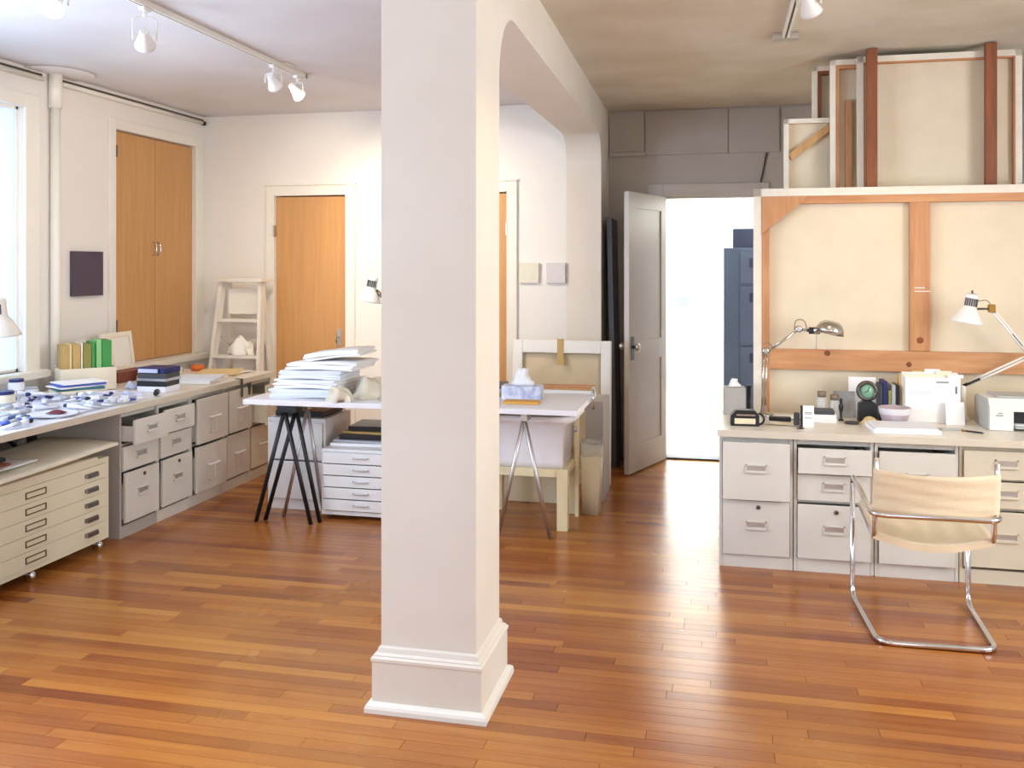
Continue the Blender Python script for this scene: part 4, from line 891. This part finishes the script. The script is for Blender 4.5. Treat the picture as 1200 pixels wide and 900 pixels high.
MB().tube([(0, -.016, .168), (.012, -.016, .19)], .0015, 6).build('hand', 'black_paint', ck); MB().tube([(0, -.016, .168), (-.02, -.016, .158)], .0015, 6).build('hand', 'black_paint', ck)
tag(lump('sea_shell', 'cream sea shell lying before the round clock', 'shell', 'manila', (.80, 5.395, ZR), .03, .022, .03, 5), 'cream sea shell lying before the round clock', 'shell')
tag(MB().lathe([(.02, 0), (.038, .004), (.04, .01), (.02, .014)], seg=18).build('dark_dish', 'dark_grey', None, (.70, 5.35, ZR)), 'shallow dark dish before the postcard', 'dish')
for x, wd, h, mt, nm in ((.872, .018, .2, 'dark_grey', 'charcoal'), (.896, .026, .22, 'navy', 'tall navy'), (.92, .016, .17, 'olive_folder', 'olive'), (.94, .02, .2, 'tube_grey', 'silver-grey'), (.962, .018, .2, 'black_plastic', 'black')):
    tag(MB().box(-wd / 2, wd / 2, -.07, .07, 0, h, .002).build('upright_book', mt, None, (x, 5.56, ZR)), '%s book standing upright between clock and folder holder' % nm, 'book', 'books upright on the counter')
bw_ = thing('pink_bowl', 'mauve-pink plastic bowl with a small white tag', 'bowl', (.925, 5.38, ZR))
MB().lathe([(.055, 0), (.06, .004), (.078, .06), (.083, .095), (.079, .095), (.073, .06), (.054, .008), (.01, .006)], seg=28).build('bowl', 'pink_plastic', bw_)
MB().lathe([(.0765, .058), (.0785, .06), (.0835, .092), (.082, .093)], seg=28, cap=False).build('upper_band', 'pale_lavender_canvas', bw_)
MB().box(-.014, .016, -.0665, -.0625, .004, .026).build('tag', 'paper_white', bw_)
fh = thing('folder_holder', 'stack of white and manila file folders standing on the counter', 'folders', (1.135, 5.5, ZR), 0)
for i, (mt, y, a, b, h) in enumerate((('manila_dark', .055, -.165, .12, .255), ('manila', .035, -.16, .13, .262), ('paper_white', .015, -.15, .14, .275), ('paper_cream', -.005, -.145, .145, .268), ('paper_white', -.025, -.14, .145, .25))):
    q = MB().box(a, b, y - .008, y + .008, 0, h, .003).build('folder', mt, fh)
    MB().box(a + .02 + .05 * i, a + .10 + .05 * i, y - .003, y + .003, h, h + .018).build('tab', mt, q)
q = [o_ for o_ in SC.objects if o_.parent == fh][-1]
MB().box(.02, .085, -.0345, -.0335, .222, .230).build('label_strip', 'print_grey', q); MB().box(.118, .127, -.0345, -.0335, .165, .205).build('side_label', 'slate_blue', q)
for z in (.17, .16): MB().box(-.12, .0, -.0342, -.0335, z, z + .0025).build('print_line', 'tube_lavender', q)
tag(MB().box(-.048, .048, 0, .006, 0, .125, .001).build('booklet', 'paper_white', None, (1.245, 5.425, ZR), rot=(math.radians(-6), 0, .05)), 'small white booklet propped before the file folders', 'booklet')
bl = thing('box_lid', 'flat white box lid near the counter front edge', 'box lid', (.93, 5.19, ZR), .05)
MB().box(-.165, .165, -.12, .12, 0, .022, .003).build('lid', 'paper_white', bl); MB().box(-.155, .15, -.115, .115, .022, .03, .002).build('sheet', 'paper_cool', bl)
tag(MB().box(-.06, .06, -.03, .03, 0, .005, .001).build('grey_card', 'printer_grey', None, (1.19, 5.27, ZR), .15), 'grey card lying between lid and printer', 'card')
pn = thing('pen', 'short dark pen lying beside the printer', 'pen', (1.275, 5.2, ZR + .005), -.6)
MB().tube([(-.05, 0, 0), (.045, 0, 0), (.055, 0, 0)], [.0045, .0045, .001], 8).build('barrel', 'black_plastic', pn); MB().tube([(-.055, 0, 0), (-.03, 0, 0)], .005, 8).build('cap', 'brass', pn)
pr = thing('printer', 'white inkjet printer with grey side on the counter', 'printer', (1.595, 5.42, ZR + .002), 0)
m = MB(); m.prism([(-.13, 0), (.14, 0), (.14, .15), (.1, .165), (-.1, .165), (-.13, .12)], -.215, -.1, 0); m.prism([(-.13, .1), (.14, .1), (.14, .15), (.1, .165), (-.1, .165), (-.13, .12)], -.1, .21, 0); m.box(-.1, .21, -.06, .14, 0, .1)
m.build('body', 'printer_white', pr)
MB().prism([(-.125, .0), (.14, .0), (.14, .145), (.095, .16), (-.095, .16), (-.125, .118)], -.222, -.2155, 0).build('side_panel', 'printer_grey', pr)
MB().box(-.17, .18, -.09, .11, .1655, .176, .004).build('scanner_lid', 'printer_grey', pr)
MB().box(-.095, .205, -.065, -.0605, .03, .098).build('output_slot', 'black_plastic', pr)
MB().box(-.095, .21, -.15, -.066, .012, .022, .004).build('paper_tray', 'printer_grey', pr)
MB().box(-.09, .2, -.12, -.07, .0235, .03, .002).build('paper_sheets', 'paper_white', pr)
MB().box(-.185, -.15, -.133, -.13, .075, .08).build('maker_mark', 'print_grey', pr); MB().box(-.175, -.155, -.133, -.13, .088, .092).build('maker_mark', 'print_grey', pr)
lw = thing('desk_lamp', 'white architect lamp with bell shade arching over the printer', 'lamp', (1.33, 5.63, ZR), 0)
MB().lathe([(.035, 0), (.035, .012), (.02, .02), (.014, .19), (.005, .195)], seg=18).build('base', 'white_enamel', lw)
MB().tube([(0, 0, .19), (.085, -.01, .235)], .009, 8).build('sleeve', 'black_plastic', lw)
E_ = (.335, -.03, .37); HJ = (.125, -.1, .625)
for d in (-.009, .009):
    MB().tube([(.02, -.004, .2 + d), (E_[0], E_[1], E_[2] + d)], .0055, 8).build('arm', 'white_enamel', lw); MB().tube([(E_[0] + d, E_[1] - .015, E_[2]), (HJ[0] + d, HJ[1], HJ[2])], .0055, 8).build('arm', 'white_enamel', lw)
MB().lathe([(.02, -.02), (.02, .02), (.012, .024)], (E_[0], E_[1] - .01, E_[2]), 14, R90).build('joint', 'white_enamel', lw)
MB().tube([(.235, -.07, .49), (.29, -.052, .425)], .005, 8).build('spring', 'dark_metal', lw)
MB().box(HJ[0] - .02, HJ[0] + .015, -.115, -.085, .61, .655, .004).build('joint', 'brass', lw)
MB().tube(rounded([(.12, -.1, .65), (.1, -.1, .68), (.04, -.1, .67), (.03, -.1, .63)], .02, 4), .0025, 6).build('cable', 'leather_cord', lw)
MB().tube([(.115, -.1, .63), (.05, -.1, .63)], .006, 8).build('neck', 'dark_metal', lw)
bell_shade(lw, Matrix.Translation((-.005, -.1, .55)) @ Matrix.Rotation(.17, 4, 'Y'), .085, 'white_enamel', .155)
MB().lathe([(.006, 0), (.005, .018), (.001, .02)], (.024, -.1, .712), 8).build('finial', 'dark_metal', lw)

# ================================================================= CHAIR
ch = thing('cantilever_chair', 'chrome tubular cantilever armchair with cream canvas slings', 'chair', (.88, 4.42, 0))
x0, x1, yf, yb, za = -.262, .252, .28, -.28, .555
R_t = .0125
MB().tube(rounded([(x0, yf, za), (x0, yf, R_t), (x0 + .03, yb, R_t), (x1 - .02, yb + .01, R_t), (x1, yf, R_t), (x1, yf, za)], .07, 6), R_t, 12).build('floor_frame', 'chrome', ch)
MB().tube(rounded([(x0, yf, za), (x0 + .005, yf - .0, za + .03), (x0 + .005, yb, za - .005), (x1 - .005, yb, za - .005), (x1, yf, za + .03), (x1, yf, za)], .06, 6), R_t, 12).build('arm_frame', 'chrome', ch)
sx0, sx1 = x0 + .03, x1 - .012
for x in (sx0, sx1):
    MB().tube(rounded([(x, yf - .03, .46), (x, yb + .1, .42), (x, yb + .04, .78)], .05, 5), .011, 10).build('sling_tube', 'chrome', ch)
MB().sheet(sx0 - .005, sx1 + .005, yf - .05, yb + .1, lambda u, v: (0, 0, .455 - .035 * v - .045 * math.sin(u * PI) + .004 * math.sin(u * 31) * math.sin(v * PI)), .03, 24, 14).build('seat_sling', 'sling_canvas', ch)
def back_fn(u, v): return (0, -.045 * math.sin(u * PI) + -.03 * (1 - v) * 0 + .055 - .04 * v + .004 * math.sin(v * 22 + u * 3), 0)
bk = MB(); t = bmesh.new(); G = []
for k in (0, 1):
    G.append([[t.verts.new((sx0 - .014 + (sx1 - sx0 + .028) * i / 20, yb + .075 - .03 * j / 10 - .05 * math.sin(PI * i / 20) + .004 * math.sin(j * 2.2 + i * .3) - .008 * k, .535 + .20 * j / 10 - .012 * math.sin(PI * i / 20) * (j / 10))) for j in range(11)] for i in range(21)])
for i in range(20):
    for j in range(10):
        for k in (0, 1):
            g = G[k]; f = t.faces.new((g[i][j], g[i + 1][j], g[i + 1][j + 1], g[i][j + 1])); f.smooth = True
    for j in (0, 10): t.faces.new((G[0][i][j], G[0][i + 1][j], G[1][i + 1][j], G[1][i][j]))
for j in range(10):
    for i in (0, 20): t.faces.new((G[0][i][j], G[0][i][j + 1], G[1][i][j + 1], G[1][i][j]))
bk.add(t); bk.build('back_sling', 'sling_canvas', ch)

# ================================================================= TRACK LIGHTS
def track(name, label, x, y0, y1):
    t = thing(name, label, 'track', (x, (y0 + y1) / 2, ZC - .002)); h = (y1 - y0) / 2
    m = MB(); m.box(-.018, -.006, -h, h, -.03, 0); m.box(.006, .018, -h, h, -.03, 0); m.box(-.006, .006, -h, h, -.008, 0); m.box(-.018, .018, h - .02, h, -.031, 0); m.build('rail', 'trim_white', t)
    MB().box(-.0055, .0055, -h, h - .021, -.026, -.0085).build('slot', 'dark_grey', t)
    return t
track('light_track', 'long white ceiling track over the work table side', -2.75, .6, 5.78)
box('junction_plate', 'trim_white', -2.83, -2.7, 5.4, 5.52, ZC - .012, ZC - .001); o = bpy.data.objects['junction_plate']; tag(o, 'small white ceiling junction plate beside the long track', 'junction plate')
track('light_track', 'short white ceiling track on the canvas side', .35, 1.6, 5.42)
box('junction_plate', 'steel', .28, .42, 5.33, 5.41, ZC - .034, ZC - .03 + .028); o = [q for q in SC.objects if q.name.startswith('junction_plate')][-1]; tag(o, 'small grey plate at the end of the canvas-side track', 'junction plate')
WARM = (1.0, .80, .56)
def spot_head(label, x, y, aim, power, lit=True, size=95, group='track spotlights on the long ceiling track', drop=.11, canopy=False):
    t = thing('track_spotlight', label, 'spotlight', (x, y, ZC - .033), group=group)
    MB().box(-.016, .016, -.03, .03, -.02, .0, .003).build('adapter', 'white_enamel', t)
    if canopy: MB().lathe([(.05, .0), (.055, .006), (.05, .032), (.01, .0325)], seg=20).build('canopy', 'white_enamel', t)
    MB().tube([(0, 0, -.02), (0, 0, -.05)], .008, 8).build('stem', 'white_enamel', t)
    c = Vector((0, 0, -drop)); d = (Vector(aim) - (Vector((x, y, ZC - .033)) + c)).normalized(); M = Matrix.Translation(c) @ d.to_track_quat('Z', 'Y').to_matrix().to_4x4()
    side = d.cross(Vector((0, 0, 1))).normalized() * .055
    MB().tube(rounded([c + side, (side.x, side.y, -.055), (0, 0, -.045), (-side.x, -side.y, -.055), c - side], .02, 4), .004, 8).build('yoke', 'white_enamel', t)
    hs = MB().lathe([(.018, -.07), (.024, -.06), (.026, -.03), (.045, .025), (.05, .04), (.047, .04), (.042, .026), (.02, -.025)], (0, 0, 0), 22, M).build('housing', 'white_enamel', t)
    MB().lathe([(.02, -.024), (.041, .024), (.043, .03), (.03, .036), (.006, .038)], (0, 0, 0), 20, M).build('bulb', 'bulb_lit' if lit else 'bulb_glass', hs)
    if power:
        l = bpy.data.lights.new('spot_lamp', 'SPOT'); l.energy = power; l.color = WARM; l.spot_size = math.radians(size); l.spot_blend = .8; l.shadow_soft_size = .045
        o = bpy.data.objects.new('spot_lamp', l); COL.objects.link(o); o.parent = t
        p = c + d * .06; o.location = p; o.rotation_euler = d.to_track_quat('-Z', 'Y').to_euler()
spot_head('lit disc-faced ceiling spotlight left of the long track', -2.9, 3.56, (-2.2, 2.0, 1.2), 40, drop=.1, canopy=True)
spot_head('slim gimbal spotlight midway along the long ceiling track', -2.75, 4.0, (-4.2, 6.3, 1.4), 40, drop=.16)
spot_head('clear gimbal spotlight second from the long track end', -2.75, 5.33, (-2.9, 7.2, 1.5), 50)
spot_head('clear gimbal spotlight at the long track end', -2.75, 5.66, (-2.2, 7.2, 1.5), 80)
spot_head('white spotlight overhanging on the canvas-side track', .38, 4.28, (1.2, 5.8, 1.0), 22, size=70, group='track spotlights on the canvas-side track')
spot_head('white spotlight further along the canvas-side track', .35, 3.2, (-.85, 3.4, 1.4), 22, size=60, group='track spotlights on the canvas-side track')
spot_head('white spotlight at the window end of the canvas-side track', .35, 2.2, (1.0, 5.0, .5), 35, size=70, group='track spotlights on the canvas-side track')
